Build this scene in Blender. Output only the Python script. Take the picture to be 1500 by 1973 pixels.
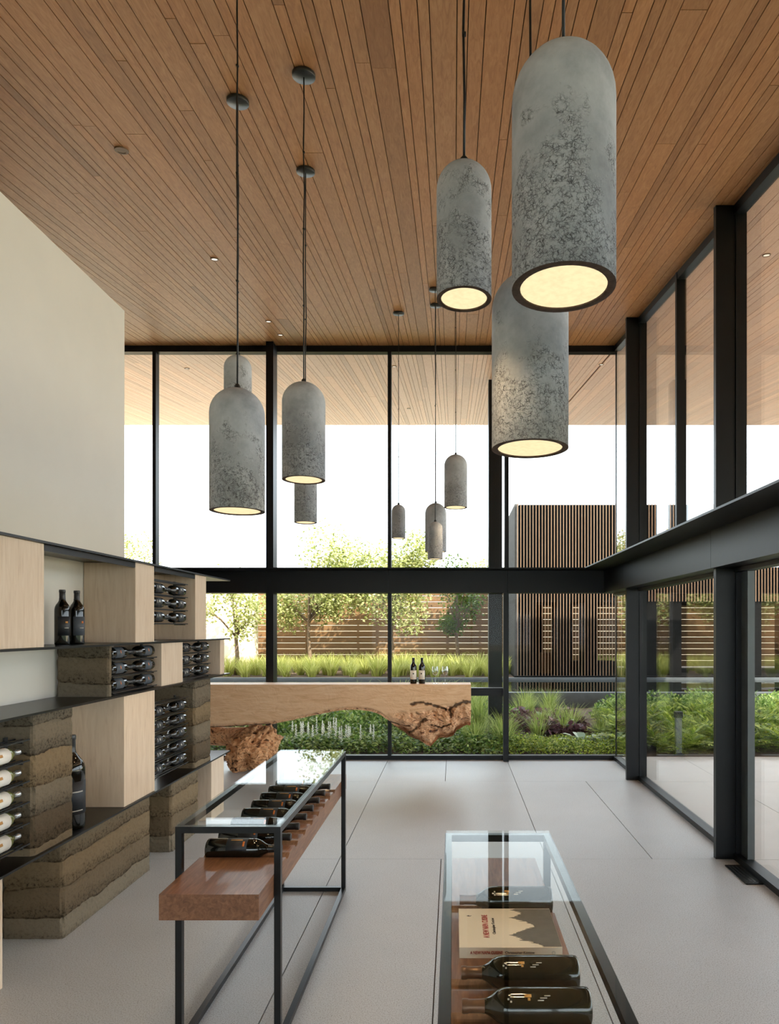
import bpy, bmesh, math, random
from mathutils import Vector, Matrix, noise

# ------------------------------------------------------------------ scene, camera, light
for o in list(bpy.data.objects):
    bpy.data.objects.remove(o, do_unlink=True)
SC = bpy.context.scene
COL = SC.collection
random.seed(7)
F = 1300.0            # focal length in pixels of a 1500 x 1973 frame
HC = 1.70             # eye height
VX, VY = 873.0, 1208.0

cam_data = bpy.data.cameras.new('camera')
cam_data.sensor_fit = 'HORIZONTAL'
cam_data.sensor_width = 36.0
cam_data.lens = F / 1500.0 * 36.0
cam_data.shift_x = (750.0 - VX) / 1500.0
cam_data.shift_y = (VY - 986.5) / 1500.0
cam_data.clip_start = 0.05
cam_data.clip_end = 400
cam = bpy.data.objects.new('camera', cam_data)
cam.location = (0, 0, HC)
cam.rotation_euler = (math.pi / 2, 0, 0)
COL.objects.link(cam)
SC.camera = cam

world = bpy.data.worlds.new('sky')
SC.world = world
world.use_nodes = True
bg = world.node_tree.nodes['Background']
bg.inputs[0].default_value = (0.83, 0.915, 1.0, 1)
bg.inputs[1].default_value = 2.7

SUN_AZ, SUN_EL = math.radians(40), math.radians(44)
sdir = Vector((math.sin(SUN_AZ) * math.cos(SUN_EL), -math.cos(SUN_AZ) * math.cos(SUN_EL), math.sin(SUN_EL)))
sun_data = bpy.data.lights.new('sun', 'SUN')
sun_data.energy = 7.0
sun_data.angle = math.radians(0.6)
sun_data.color = (1.0, 0.93, 0.82)
sun = bpy.data.objects.new('sun', sun_data)
sun.rotation_euler = sdir.to_track_quat('Z', 'Y').to_euler()
COL.objects.link(sun)

SC.view_settings.view_transform = 'Standard'
SC.view_settings.look = 'None'
SC.view_settings.gamma = 1.0
SC.view_settings.use_curve_mapping = False
SC.view_settings.exposure = 1.03
SC.cycles.use_denoising = True
SC.cycles.use_adaptive_sampling = True
SC.cycles.adaptive_threshold = 0.025
SC.cycles.max_bounces = 10
SC.cycles.diffuse_bounces = 5
SC.cycles.glossy_bounces = 4
SC.cycles.transmission_bounces = 8
SC.cycles.transparent_max_bounces = 40
SC.cycles.sample_clamp_indirect = 6.0
SC.cycles.caustics_reflective = False
SC.cycles.caustics_refractive = False


def PX(px, Y):
    return (px - VX) * Y / F


def PZ(py, Y):
    return HC - (py - VY) * Y / F


def lin(r, g, b):
    def f(v):
        v /= 255.0
        return v / 12.92 if v <= 0.04045 else ((v + 0.055) / 1.055) ** 2.4
    return (f(r), f(g), f(b), 1.0)


# ------------------------------------------------------------------ materials
class NT:
    def __init__(self, name):
        self.m = bpy.data.materials.new(name)
        self.m.use_nodes = True
        self.t = self.m.node_tree
        self.t.nodes.clear()
        self.out = self.n('ShaderNodeOutputMaterial')

    def n(self, kind, **kw):
        nd = self.t.nodes.new(kind)
        for k, v in kw.items():
            if k.startswith('i_'):
                key = k[2:]
                key = int(key) if key.isdigit() else key.replace('_', ' ')
                nd.inputs[key].default_value = v
            else:
                setattr(nd, k, v)
        return nd

    def l(self, a, b):
        self.t.links.new(a, b)

    def ramp(self, src, stops):
        r = self.n('ShaderNodeValToRGB')
        els = r.color_ramp.elements
        while len(els) < len(stops):
            els.new(0.5)
        for e, (p, c) in zip(els, stops):
            e.position = p
            e.color = c if len(c) == 4 else (*c, 1)
        self.l(src, r.inputs[0])
        return r.outputs[0]

    def coords(self, scale=(1, 1, 1), kind='pos'):
        if kind == 'pos':
            s = self.n('ShaderNodeNewGeometry').outputs['Position']
        else:
            s = self.n('ShaderNodeTexCoord').outputs['Object']
        mp = self.n('ShaderNodeMapping')
        mp.inputs['Scale'].default_value = scale
        self.l(s, mp.inputs[0])
        return mp

    def noise(self, vec, scale=5.0, detail=4.0, rough=0.55, dist=0.0):
        nz = self.n('ShaderNodeTexNoise')
        nz.inputs['Scale'].default_value = scale
        nz.inputs['Detail'].default_value = detail
        nz.inputs['Roughness'].default_value = rough
        nz.inputs['Distortion'].default_value = dist
        self.l(vec, nz.inputs['Vector'])
        return nz.outputs[0]

    def mix(self, fac, a, b, mode='MIX'):
        mx = self.n('ShaderNodeMix', data_type='RGBA', blend_type=mode)
        for s, v in ((mx.inputs[0], fac), (mx.inputs[6], a), (mx.inputs[7], b)):
            if isinstance(v, bpy.types.NodeSocket):
                self.l(v, s)
            elif isinstance(v, (int, float)):
                s.default_value = v
            else:
                s.default_value = v if len(v) == 4 else (*v, 1)
        return mx.outputs[2]

    def math(self, op, a, b=0.0):
        m = self.n('ShaderNodeMath', operation=op)
        for s, v in ((m.inputs[0], a), (m.inputs[1], b)):
            if isinstance(v, bpy.types.NodeSocket):
                self.l(v, s)
            else:
                s.default_value = v
        return m.outputs[0]

    def principled(self, color, rough=0.5, metal=0.0, bump=None, bstr=0.3, bdist=0.01, spec=0.5, coat=0.0):
        p = self.n('ShaderNodeBsdfPrincipled')
        if isinstance(color, bpy.types.NodeSocket):
            self.l(color, p.inputs['Base Color'])
        else:
            p.inputs['Base Color'].default_value = color
        if isinstance(rough, bpy.types.NodeSocket):
            self.l(rough, p.inputs['Roughness'])
        else:
            p.inputs['Roughness'].default_value = rough
        p.inputs['Metallic'].default_value = metal
        p.inputs['Specular IOR Level'].default_value = spec
        p.inputs['Coat Weight'].default_value = coat
        if bump is not None:
            b = self.n('ShaderNodeBump')
            b.inputs['Strength'].default_value = bstr
            b.inputs['Distance'].default_value = bdist
            self.l(bump, b.inputs['Height'])
            self.l(b.outputs[0], p.inputs['Normal'])
        self.l(p.outputs[0], self.out.inputs[0])
        return p


def plain(name, col, rough=0.5, metal=0.0, vary=0.12, scale=6.0, spec=0.5, coat=0.0, kind='pos', bstr=0.05):
    t = NT(name)
    v = t.coords(kind=kind).outputs[0]
    nz = t.noise(v, scale, 5)
    a = tuple(min(1, c * (1 - vary)) for c in col[:3])
    b = tuple(min(1, c * (1 + vary)) for c in col[:3])
    t.principled(t.ramp(nz, [(0.3, a), (0.7, b)]), rough, metal, nz, bstr, 0.004, spec, coat)
    return t.m


def grain(name, stops, scale, stretch, rough=0.5, rnd=0.35, knots=0.0, coat=0.0, bstr=0.15, kind='pos', jitter=True):
    """wood: noise stretched along the grain, each board shifted in tone and pattern"""
    t = NT(name)
    mp = t.coords(stretch, kind)
    if jitter:
        oi = t.n('ShaderNodeObjectInfo').outputs['Random']
        isl = t.n('ShaderNodeNewGeometry').outputs['Random Per Island']
        r = t.math('FRACT', t.math('ADD', oi, isl))
        cx = t.n('ShaderNodeCombineXYZ')
        t.l(t.math('MULTIPLY', r, 37.0), cx.inputs[0])
        t.l(t.math('MULTIPLY', r, 91.0), cx.inputs[1])
        t.l(t.math('MULTIPLY', r, 53.0), cx.inputs[2])
        t.l(cx.outputs[0], mp.inputs['Location'])
    else:
        r = None
    g = t.noise(mp.outputs[0], scale, 7, 0.6, 1.2)
    colr = t.ramp(g, stops)
    if r is not None:
        r2 = t.math('FRACT', t.math('MULTIPLY', r, 7.31))
        tone = t.ramp(r2, [(0.0, (1 - rnd * 1.2, 1 - rnd * 1.45, 1 - rnd * 1.7)), (0.14, (1 - rnd * .45, 1 - rnd * .55, 1 - rnd * .65)), (0.45, (1, 1, 1)),
                           (0.85, (1.0, 0.93, 0.86)), (1.0, (1.12, 1.1, 1.06))])
        colr = t.mix(1.0, colr, tone, 'MULTIPLY')
    t.principled(colr, rough, 0, g, bstr, 0.002, 0.4, coat)
    return t.m


def glass_mat(name, r0=0.06, tint=(1, 1, 1), rough=0.0, power=5.0):
    """flat pane: clear transmission plus Schlick reflection, the same from both sides"""
    t = NT(name)
    lw = t.n('ShaderNodeLayerWeight')
    lw.inputs[0].default_value = 0.5
    p = t.math('POWER', lw.outputs['Facing'], power)
    fac = t.math('ADD', t.math('MULTIPLY', p, 1 - r0), r0)
    tr = t.n('ShaderNodeBsdfTransparent')
    tr.inputs[0].default_value = (*tint, 1)
    gl = t.n('ShaderNodeBsdfGlossy')
    gl.inputs['Roughness'].default_value = rough
    mx = t.n('ShaderNodeMixShader')
    t.l(fac, mx.inputs[0])
    t.l(tr.outputs[0], mx.inputs[1])
    t.l(gl.outputs[0], mx.inputs[2])
    t.l(mx.outputs[0], t.out.inputs[0])
    return t.m


def leaf_mat(name, stops, trans=0.45, rough=0.5):
    t = NT(name)
    geo = t.n('ShaderNodeNewGeometry')
    oi = t.n('ShaderNodeObjectInfo').outputs['Random']
    r = t.math('FRACT', t.math('ADD', geo.outputs['Random Per Island'], oi))
    c = t.ramp(r, stops)
    p = t.n('ShaderNodeBsdfPrincipled')
    t.l(c, p.inputs['Base Color'])
    p.inputs['Roughness'].default_value = rough
    p.inputs['Specular IOR Level'].default_value = 0.3
    ts = t.n('ShaderNodeBsdfTranslucent')
    t.l(c, ts.inputs[0])
    mx = t.n('ShaderNodeMixShader')
    mx.inputs[0].default_value = trans
    t.l(p.outputs[0], mx.inputs[1])
    t.l(ts.outputs[0], mx.inputs[2])
    t.l(mx.outputs[0], t.out.inputs[0])
    return t.m


def emit_mat(name, col, strength):
    t = NT(name)
    v = t.coords(kind='obj').outputs[0]
    nz = t.noise(v, 60, 4)
    c = t.ramp(nz, [(0.25, tuple(x * .86 for x in col[:3])), (0.6, col[:3])])
    e = t.n('ShaderNodeEmission')
    t.l(c, e.inputs[0])
    e.inputs[1].default_value = strength
    t.l(e.outputs[0], t.out.inputs[0])
    return t.m


M = {}
M['steel'] = plain('blackened_steel', (0.0035, 0.0042, 0.0052, 1), 0.42, 0.0, 0.15, 8, 0.32)
M['steel_shelf'] = plain('shelf_steel', (0.004, 0.0045, 0.0052, 1), 0.3, 0.0, 0.2, 20, 0.4)
M['rod'] = plain('rack_steel', (0.008, 0.008, 0.009, 1), 0.35, 0.0, 0.1, 20, 0.5)
M['plaster'] = plain('white_plaster', lin(222, 217, 206), 0.85, 0, 0.03, 2.0, 0.2)
M['inner_wall'] = plain('pale_wall', lin(225, 222, 215), 0.85, 0, 0.03, 2.0, 0.2)
M['pane'] = glass_mat('window_glass', 0.005, (0.97, 0.985, 0.975), 0.0, 4.0)
M['glass_top'] = glass_mat('table_glass', 0.012, (0.96, 0.98, 0.97), 0.0, 8.0)
M['stemware'] = glass_mat('stemware_glass', 0.06, (0.97, 0.98, 0.98), 0.0, 2.0)
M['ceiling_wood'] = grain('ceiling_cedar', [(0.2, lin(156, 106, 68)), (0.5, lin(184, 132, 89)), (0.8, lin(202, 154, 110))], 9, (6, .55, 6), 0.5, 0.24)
M['soffit_wood'] = grain('bounce_lit_soffit_cedar', [(0.2, lin(216, 172, 150)), (0.5, lin(232, 192, 170)), (0.8, lin(240, 206, 188))], 9, (6, .55, 6), 0.5, 0.16)  # ceiling cedar made lighter and pinker to stand in for bounced ground light
M['ceil_gap'] = plain('ceiling_backing', (0.012, 0.009, 0.007, 1), 0.9)
M['maple'] = grain('pale_maple', [(0.2, lin(198, 172, 146)), (0.45, lin(218, 196, 171)), (0.8, lin(229, 210, 188))], 7, (5, 5, .45), 0.55, 0.10)
M['walnut'] = grain('brown_oak', [(0.2, lin(84, 56, 40)), (0.5, lin(124, 86, 62)), (0.8, lin(152, 112, 84))], 8, (6, .7, 6), 0.42, 0.06, coat=0.1)
M['fence_wood'] = grain('fence_cedar', [(0.2, lin(88, 63, 36)), (0.5, lin(114, 84, 52)), (0.8, lin(138, 106, 70))], 6, (.5, 6, 8), 0.7, 0.25)
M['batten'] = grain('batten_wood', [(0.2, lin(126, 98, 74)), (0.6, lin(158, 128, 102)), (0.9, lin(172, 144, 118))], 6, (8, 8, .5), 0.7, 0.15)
M['side_batten'] = plain('shaded_side_batten', lin(74, 72, 70), 0.8, 0, 0.2, 8, 0.2)  # shade of the pavilion's left side put into the batten colour
M['char'] = plain('charred_board', (0.0035, 0.0032, 0.003, 1), 0.8, 0, 0.3, 8, 0.15)
M['bark'] = plain('tree_bark', lin(112, 92, 72), 0.9, 0, 0.35, 30, bstr=0.6)
M['soil'] = plain('garden_soil', lin(84, 66, 54), 0.95, 0, 0.4, 25, bstr=0.8)
M['terrace'] = plain('terrace_concrete', lin(196, 193, 188), 0.6, 0, 0.05, 3)
M['dry'] = plain('dry_meadow', lin(206, 190, 158), 0.95, 0, 0.15, 0.6, bstr=0.6)
M['lawn'] = plain('bounce_cut_green', lin(64, 78, 48), 0.95, 0, 0.3, 6, bstr=0.6)  # dark so that little light bounces up to the ceiling
M['coping'] = plain('pool_concrete', lin(84, 88, 90), 0.7, 0, 0.12, 6)
M['roof'] = plain('roof_membrane', lin(96, 92, 88), 0.8)
M['soffit_plain'] = plain('soffit_board_plain', lin(196, 148, 108), 0.6)
M['cable'] = plain('black_cable', (0.006, 0.006, 0.006, 1), 0.5)
M['canopy'] = plain('canopy_metal', (0.014, 0.014, 0.013, 1), 0.45)
M['glow'] = emit_mat('warm_diffuser', (1.0, 0.80, 0.46, 1), 0.58)
M['spot'] = emit_mat('downlight_lens', (1.0, 0.86, 0.68, 1), 0.9)
M['trimring'] = plain('light_trim', lin(120, 90, 64), 0.5)
M['bottle'] = plain('dark_bottle_glass', (0.0045, 0.0048, 0.0035, 1), 0.06, 0, 0.1, 4, 0.6, kind='obj', bstr=0)
M['bottle_olive'] = plain('olive_bottle_glass', (0.012, 0.012, 0.006, 1), 0.10, 0, 0.1, 4, 0.6, kind='obj', bstr=0)
M['bottle_white'] = plain('green_bottle_glass', (0.16, 0.17, 0.05, 1), 0.08, 0, 0.1, 4, 0.6, kind='obj', bstr=0)
M['foil'] = plain('black_foil', (0.012, 0.012, 0.013, 1), 0.35, 0, 0.1, 30, kind='obj')
M['foil_bronze'] = plain('bronze_foil', lin(108, 78, 58), 0.35, 0.4, 0.1, 30, kind='obj')
M['foil_silver'] = plain('silver_foil', lin(190, 192, 194), 0.25, 0.8, 0.06, 30, kind='obj')
M['label_dark'] = plain('dark_label', (0.018, 0.02, 0.024, 1), 0.55, 0, 0.2, 40, kind='obj')
M['label_slate'] = plain('slate_label', lin(74, 80, 88), 0.6, 0, 0.12, 40, kind='obj')
M['label_white'] = plain('white_label', lin(236, 230, 218), 0.7, 0, 0.03, 40, kind='obj')
M['print_gold'] = plain('gold_print', lin(206, 150, 76), 0.45, 0.2, 0.1, 60, kind='obj')
M['print_orange'] = plain('orange_print', lin(226, 124, 52), 0.5, 0, 0.1, 60, kind='obj')
M['print_pale'] = plain('pale_print', lin(196, 190, 180), 0.5, 0, 0.1, 60, kind='obj')
M['print_red'] = plain('red_print', lin(176, 40, 44), 0.6, 0, 0.05, 60, kind='obj')
M['print_black'] = plain('black_print', lin(50, 46, 44), 0.6, 0, 0.05, 60, kind='obj')
M['print_grey'] = plain('grey_print', lin(104, 100, 92), 0.65, 0, 0.15, 40, kind='obj')
M['cover'] = plain('cream_cover', lin(240, 226, 206), 0.55, 0, 0.02, 10, kind='obj')
M['paper'] = plain('page_block', lin(236, 230, 218), 0.8, 0, 0.04, 200, kind='obj')
M['bollard'] = plain('bollard_metal', lin(96, 100, 100), 0.45, 0.5)

# floor concrete: pale, fine dark aggregate, soft blotches
t = NT('polished_concrete')
v = t.coords().outputs[0]
big = t.noise(v, 0.9, 4)
fine = t.noise(v, 170, 2, 0.7)
vor = t.n('ShaderNodeTexVoronoi')
vor.inputs['Scale'].default_value = 70
t.l(v, vor.inputs['Vector'])
base = t.ramp(big, [(0.3, lin(184, 188, 191)), (0.7, lin(199, 204, 208))])
sp = t.ramp(fine, [(0.36, lin(128, 122, 114)), (0.52, (1, 1, 1))])
c1 = t.mix(0.5, base, sp, 'MULTIPLY')
pit = t.ramp(vor.outputs['Distance'], [(0.10, lin(90, 84, 78)), (0.17, (1, 1, 1))])
gate = t.ramp(t.noise(v, 22, 2), [(0.52, (0, 0, 0)), (0.62, (1, 1, 1))])
c2 = t.mix(t.math('MULTIPLY', gate, 0.8), c1, t.mix(1.0, c1, pit, 'MULTIPLY'))
t.principled(c2, t.ramp(big, [(0.3, (.38, .38, .38)), (0.7, (.5, .5, .5))]), 0, fine, 0.05, 0.002, 0.45)
M['floor'] = t.m

# lamp concrete: smooth grey with broken dark cracks and pits low on the shade
t = NT('cast_concrete')
tc = t.n('ShaderNodeTexCoord').outputs['Object']
oi = t.n('ShaderNodeObjectInfo').outputs['Random']
mp = t.n('ShaderNodeMapping')
t.l(tc, mp.inputs[0])
cx = t.n('ShaderNodeCombineXYZ')
for k in range(3):
    t.l(t.math('MULTIPLY', oi, 11.0 + 7 * k), cx.inputs[k])
t.l(cx.outputs[0], mp.inputs['Location'])
v = mp.outputs[0]
warp = t.n('ShaderNodeTexNoise')
warp.inputs['Scale'].default_value = 60
t.l(v, warp.inputs['Vector'])
wv = t.n('ShaderNodeVectorMath', operation='MULTIPLY_ADD')
t.l(warp.outputs['Color'], wv.inputs[0])
wv.inputs[1].default_value = (.016, .016, .016)
t.l(v, wv.inputs[2])
v1 = t.n('ShaderNodeTexVoronoi', feature='DISTANCE_TO_EDGE')
v1.inputs['Scale'].default_value = 92
t.l(wv.outputs[0], v1.inputs['Vector'])
v2 = t.n('ShaderNodeTexVoronoi', feature='DISTANCE_TO_EDGE')
v2.inputs['Scale'].default_value = 180
t.l(wv.outputs[0], v2.inputs['Vector'])
sep = t.n('ShaderNodeSeparateXYZ')
t.l(tc, sep.inputs[0])
patch = t.noise(v, 14, 3)
low = t.math('SUBTRACT', t.math('ADD', t.math('MULTIPLY', patch, 1.5), 0.06), t.math('MULTIPLY', sep.outputs[2], 1.55))
gate = t.ramp(low, [(0.38, (0, 0, 0)), (0.58, (1, 1, 1))])
gate2 = t.ramp(t.noise(v, 70, 4, .7), [(0.40, (0, 0, 0)), (0.56, (1, 1, 1))])
cr = t.ramp(v1.outputs['Distance'], [(0.02, (1, 1, 1)), (0.09, (0, 0, 0))])
cr2 = t.ramp(v2.outputs['Distance'], [(0.03, (1, 1, 1)), (0.12, (0, 0, 0))])
crack = t.math('MULTIPLY', t.math('MULTIPLY', gate, gate2), t.math('MAXIMUM', cr, t.math('MULTIPLY', cr2, 0.7)))
tone = t.ramp(t.noise(v, 7, 6, 0.65), [(0.3, lin(148, 151, 153)), (0.5, lin(180, 183, 185)), (0.72, lin(204, 206, 207))])
colr = t.mix(t.math('MULTIPLY', crack, 0.8), tone, lin(46, 42, 40))
hgt = t.math('SUBTRACT', t.math('MULTIPLY', patch, 0.15), crack)
t.principled(colr, 0.85, 0, hgt, 0.6, 0.004, 0.2)
M['lamp'] = t.m
M['rim'] = plain('lamp_rim', lin(84, 66, 56), 0.85, 0, 0.3, 60, kind='obj', bstr=0.5)

# rammed earth
t = NT('rammed_earth')
mp = t.coords((1, 1, 1))
v = mp.outputs[0]
wob = t.noise(v, 3.5, 4)
fin = t.noise(v, 55, 6, 0.75)
coarse = t.noise(v, 18, 5, 0.7)
sep = t.n('ShaderNodeSeparateXYZ')
t.l(v, sep.inputs[0])
zz = t.math('ADD', sep.outputs[2], t.math('MULTIPLY', wob, 0.09))
band = t.math('FRACT', t.math('DIVIDE', zz, 0.155))
bid = t.math('FLOOR', t.math('DIVIDE', zz, 0.155))
wn = t.n('ShaderNodeTexWhiteNoise', noise_dimensions='1D')
t.l(bid, wn.inputs['W'])
lay = t.ramp(wn.outputs['Value'], [(0.0, lin(96, 82, 64)), (0.35, lin(124, 106, 82)), (0.65, lin(116, 106, 90)), (1.0, lin(132, 110, 80))])
pebble = t.ramp(fin, [(0.36, lin(66, 56, 42)), (0.5, (1, 1, 1)), (0.7, (1.12, 1.1, 1.06))])
rough_lo = t.ramp(band, [(0.0, (1, 1, 1)), (0.28, (.75, .75, .75)), (0.55, (.12, .12, .12)), (1.0, (.05, .05, .05))])
c1 = t.mix(t.math('ADD', t.math('MULTIPLY', rough_lo, 0.75), 0.15), lay, t.mix(1.0, lay, pebble, 'MULTIPLY'))
seam = t.ramp(band, [(0.0, (.30, .26, .22)), (0.035, (.38, .34, .30)), (0.085, (1, 1, 1)), (1, (1, 1, 1))])
seamg = t.math('MULTIPLY', t.ramp(coarse, [(0.4, (0, 0, 0)), (0.55, (1, 1, 1))]), 0.85)
c2 = t.mix(seamg, c1, t.mix(1.0, c1, seam, 'MULTIPLY'))
hh = t.math('ADD', t.math('MULTIPLY', fin, rough_lo), t.math('MULTIPLY', coarse, 0.35))
t.principled(c2, 0.95, 0, hh, 1.0, 0.016, 0.15)
M['earth'] = t.m

# outdoor pale rammed wall
M['earth_pale'] = plain('pale_earth_wall', lin(226, 208, 180), 0.95, 0, 0.10, 3, bstr=0.3)

# live edge slab: sawn face and burl face, split by a painted-on attribute of the mesh
t = NT('live_edge_maple')
mp = t.coords((.7, 3, 5))
g = t.noise(mp.outputs[0], 5, 7, 0.6, 1.5)
saw = t.ramp(g, [(0.2, lin(204, 156, 114)), (0.45, lin(226, 184, 142)), (0.75, lin(238, 204, 166))])
v = t.coords((3.4, 3.4, 5)).outputs[0]
b1 = t.noise(v, 1.5, 5, 0.55, 4.5)
burl = t.ramp(b1, [(0.28, lin(38, 25, 18)), (0.36, lin(120, 78, 52)), (0.44, lin(208, 154, 112)), (0.56, lin(234, 190, 148)), (0.585, lin(146, 96, 64)), (0.62, lin(218, 168, 124)), (0.8, lin(238, 198, 160))])
at = t.n('ShaderNodeAttribute', attribute_name='burl')
crv = t.n('ShaderNodeAttribute', attribute_name='crack')
cc = t.mix(at.outputs['Fac'], saw, burl)
cc = t.mix(t.math('MULTIPLY', crv.outputs['Fac'], 0.85), cc, lin(58, 38, 27))
t.principled(cc, 0.5, 0, b1, 0.4, 0.02, 0.35)
M['slab'] = t.m
t = NT('burl_wood')
v = t.coords((3, 3, 3)).outputs[0]
b1 = t.noise(v, 1.3, 5, 0.55, 5.0)
t.principled(t.ramp(b1, [(0.30, lin(34, 22, 16)), (0.37, lin(110, 70, 44)), (0.45, lin(208, 148, 100)), (0.57, lin(232, 182, 134)), (0.59, lin(126, 80, 50)), (0.63, lin(214, 158, 112)), (0.8, lin(234, 188, 144))]), 0.7, 0, b1, 0.7, 0.03, 0.3)
M['burl'] = t.m

# water
t = NT('pool_water')
v = t.coords((1, 1, 1)).outputs[0]
p = t.principled((0.008, 0.012, 0.008, 1), 0.03, 0, t.noise(v, 2.5, 2), 0.04, 0.02, 0.6)
M['water'] = t.m

M['leaf_tree'] = leaf_mat('tree_leaf', [(0, lin(108, 118, 56)), (0.45, lin(156, 160, 94)), (1, lin(208, 206, 150))], 0.5)
M['leaf_dark'] = leaf_mat('shaded_tree_leaf', [(0, lin(58, 78, 24)), (0.5, lin(84, 106, 36)), (1, lin(112, 132, 50))], 0.45)  # shade put into the leaf colour of the tree by the pavilion
M['grass'] = leaf_mat('grass_blade', [(0, lin(108, 132, 58)), (0.5, lin(152, 170, 86)), (1, lin(194, 202, 128))], 0.45)
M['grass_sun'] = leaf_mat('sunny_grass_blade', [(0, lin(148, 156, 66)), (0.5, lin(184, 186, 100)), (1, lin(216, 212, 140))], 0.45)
M['fern'] = leaf_mat('fern_leaf', [(0, lin(64, 92, 28)), (0.4, lin(130, 156, 54)), (0.75, lin(176, 194, 76)), (1, lin(216, 222, 116))], 0.4)
M['cover_leaf'] = leaf_mat('cover_leaf', [(0, lin(56, 86, 34)), (0.4, lin(108, 140, 62)), (1, lin(180, 196, 116))], 0.35)
M['silver_leaf'] = leaf_mat('silver_leaf', [(0, lin(170, 188, 172)), (0.5, lin(196, 212, 196)), (1, lin(218, 228, 214))], 0.25)
M['purple_leaf'] = leaf_mat('purple_leaf', [(0, lin(70, 44, 56)), (0.5, lin(106, 70, 82)), (1, lin(140, 104, 108))], 0.25)
M['flower'] = leaf_mat('white_flower', [(0, lin(214, 212, 200)), (1, lin(240, 238, 230))], 0.3)


# ------------------------------------------------------------------ building helpers
def obj(name, me, mat=None, parent=None, loc=(0, 0, 0), rot=(0, 0, 0), scale=(1, 1, 1)):
    o = bpy.data.objects.new(name, me)
    COL.objects.link(o)
    if mat is not None and me is not None and len(me.materials) == 0:
        me.materials.append(mat)
    loc = Vector(loc)
    if parent is not None:
        o.parent = parent
        loc = loc - Vector(parent['_w'])
    o.location = loc
    o.rotation_euler = rot
    o.scale = scale
    o['_w'] = tuple(Vector(loc) + (Vector(parent['_w']) if parent is not None else Vector()))
    return o


def tag(o, label, cat, group=None, kind=None):
    o['label'] = label
    o['category'] = cat
    if group:
        o['group'] = group
    if kind:
        o['kind'] = kind
    return o


def empty(name, loc, label, cat, group=None, kind=None):
    o = bpy.data.objects.new(name, None)
    o.empty_display_size = 0.1
    COL.objects.link(o)
    o.location = loc
    o['_w'] = tuple(loc)
    return tag(o, label, cat, group, kind)


def mesh(name, verts, faces, smooth=False, mat=None):
    me = bpy.data.meshes.new(name)
    me.from_pydata([tuple(v) for v in verts], [], faces)
    me.update()
    if smooth:
        me.polygons.foreach_set('use_smooth', [True] * len(me.polygons))
    if mat is not None:
        me.materials.append(mat)
    return me


BOXC = {}


def box_mesh(dx, dy, dz, mat, bev=0.0):
    key = (round(dx, 4), round(dy, 4), round(dz, 4), mat.name, bev)
    if key in BOXC:
        return BOXC[key]
    bm = bmesh.new()
    bmesh.ops.create_cube(bm, size=1.0)
    bmesh.ops.scale(bm, vec=(dx, dy, dz), verts=bm.verts)
    if bev > 0:
        bmesh.ops.bevel(bm, geom=list(bm.edges), offset=bev, segments=2, affect='EDGES', profile=0.6)
    me = bpy.data.meshes.new('box')
    bm.to_mesh(me)
    bm.free()
    me.materials.append(mat)
    BOXC[key] = me
    return me


def box(name, x0, x1, y0, y1, z0, z1, mat, parent=None, bev=0.0):
    me = box_mesh(x1 - x0, y1 - y0, z1 - z0, mat, bev)
    return obj(name, me, None, parent, ((x0 + x1) / 2, (y0 + y1) / 2, (z0 + z1) / 2))


def lathe(name, prof, seg=24, mat=None, smooth=True):
    vs, fs = [], []
    n = len(prof)
    for i in range(seg):
        a = 2 * math.pi * i / seg
        for r, z in prof:
            vs.append((r * math.cos(a), r * math.sin(a), z))
    for i in range(seg):
        j = (i + 1) % seg
        for k in range(n - 1):
            fs.append((i * n + k, j * n + k, j * n + k + 1, i * n + k + 1))
    me = mesh(name, vs, fs, smooth, mat)
    bm = bmesh.new()
    bm.from_mesh(me)
    bmesh.ops.remove_doubles(bm, verts=bm.verts, dist=1e-5)
    bmesh.ops.recalc_face_normals(bm, faces=bm.faces)
    if smooth:
        for e in bm.edges:
            if len(e.link_faces) == 2 and e.calc_face_angle() > 0.9:
                e.smooth = False
    bm.to_mesh(me)
    bm.free()
    return me


def tube(name, pts, r, seg=8, mat=None):
    vs, fs = [], []
    n = len(pts)
    rr = r if isinstance(r, (list, tuple)) else [r] * n
    for i, p in enumerate(pts):
        p = Vector(p)
        d = (Vector(pts[min(i + 1, n - 1)]) - Vector(pts[max(i - 1, 0)])).normalized()
        u = d.cross(Vector((0.3, 1, 0.2))).normalized()
        w = d.cross(u)
        for k in range(seg):
            a = 2 * math.pi * k / seg
            vs.append(p + (u * math.cos(a) + w * math.sin(a)) * rr[i])
    for i in range(n - 1):
        for k in range(seg):
            k2 = (k + 1) % seg
            fs.append((i * seg + k, i * seg + k2, (i + 1) * seg + k2, (i + 1) * seg + k))
    fs.append(tuple(range(seg))[::-1])
    fs.append(tuple((n - 1) * seg + k for k in range(seg)))
    return mesh(name, vs, fs, True, mat)


def boxes_mesh(name, lst, mat):
    """many boxes (x0,x1,y0,y1,z0,z1) in one mesh"""
    vs, fs = [], []
    for (x0, x1, y0, y1, z0, z1) in lst:
        b = len(vs)
        vs += [(x0, y0, z0), (x1, y0, z0), (x1, y1, z0), (x0, y1, z0), (x0, y0, z1), (x1, y0, z1), (x1, y1, z1), (x0, y1, z1)]
        fs += [(b, b + 3, b + 2, b + 1), (b + 4, b + 5, b + 6, b + 7), (b, b + 1, b + 5, b + 4), (b + 1, b + 2, b + 6, b + 5), (b + 2, b + 3, b + 7, b + 6), (b + 3, b, b + 4, b + 7)]
    return mesh(name, vs, fs, False, mat)


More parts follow.
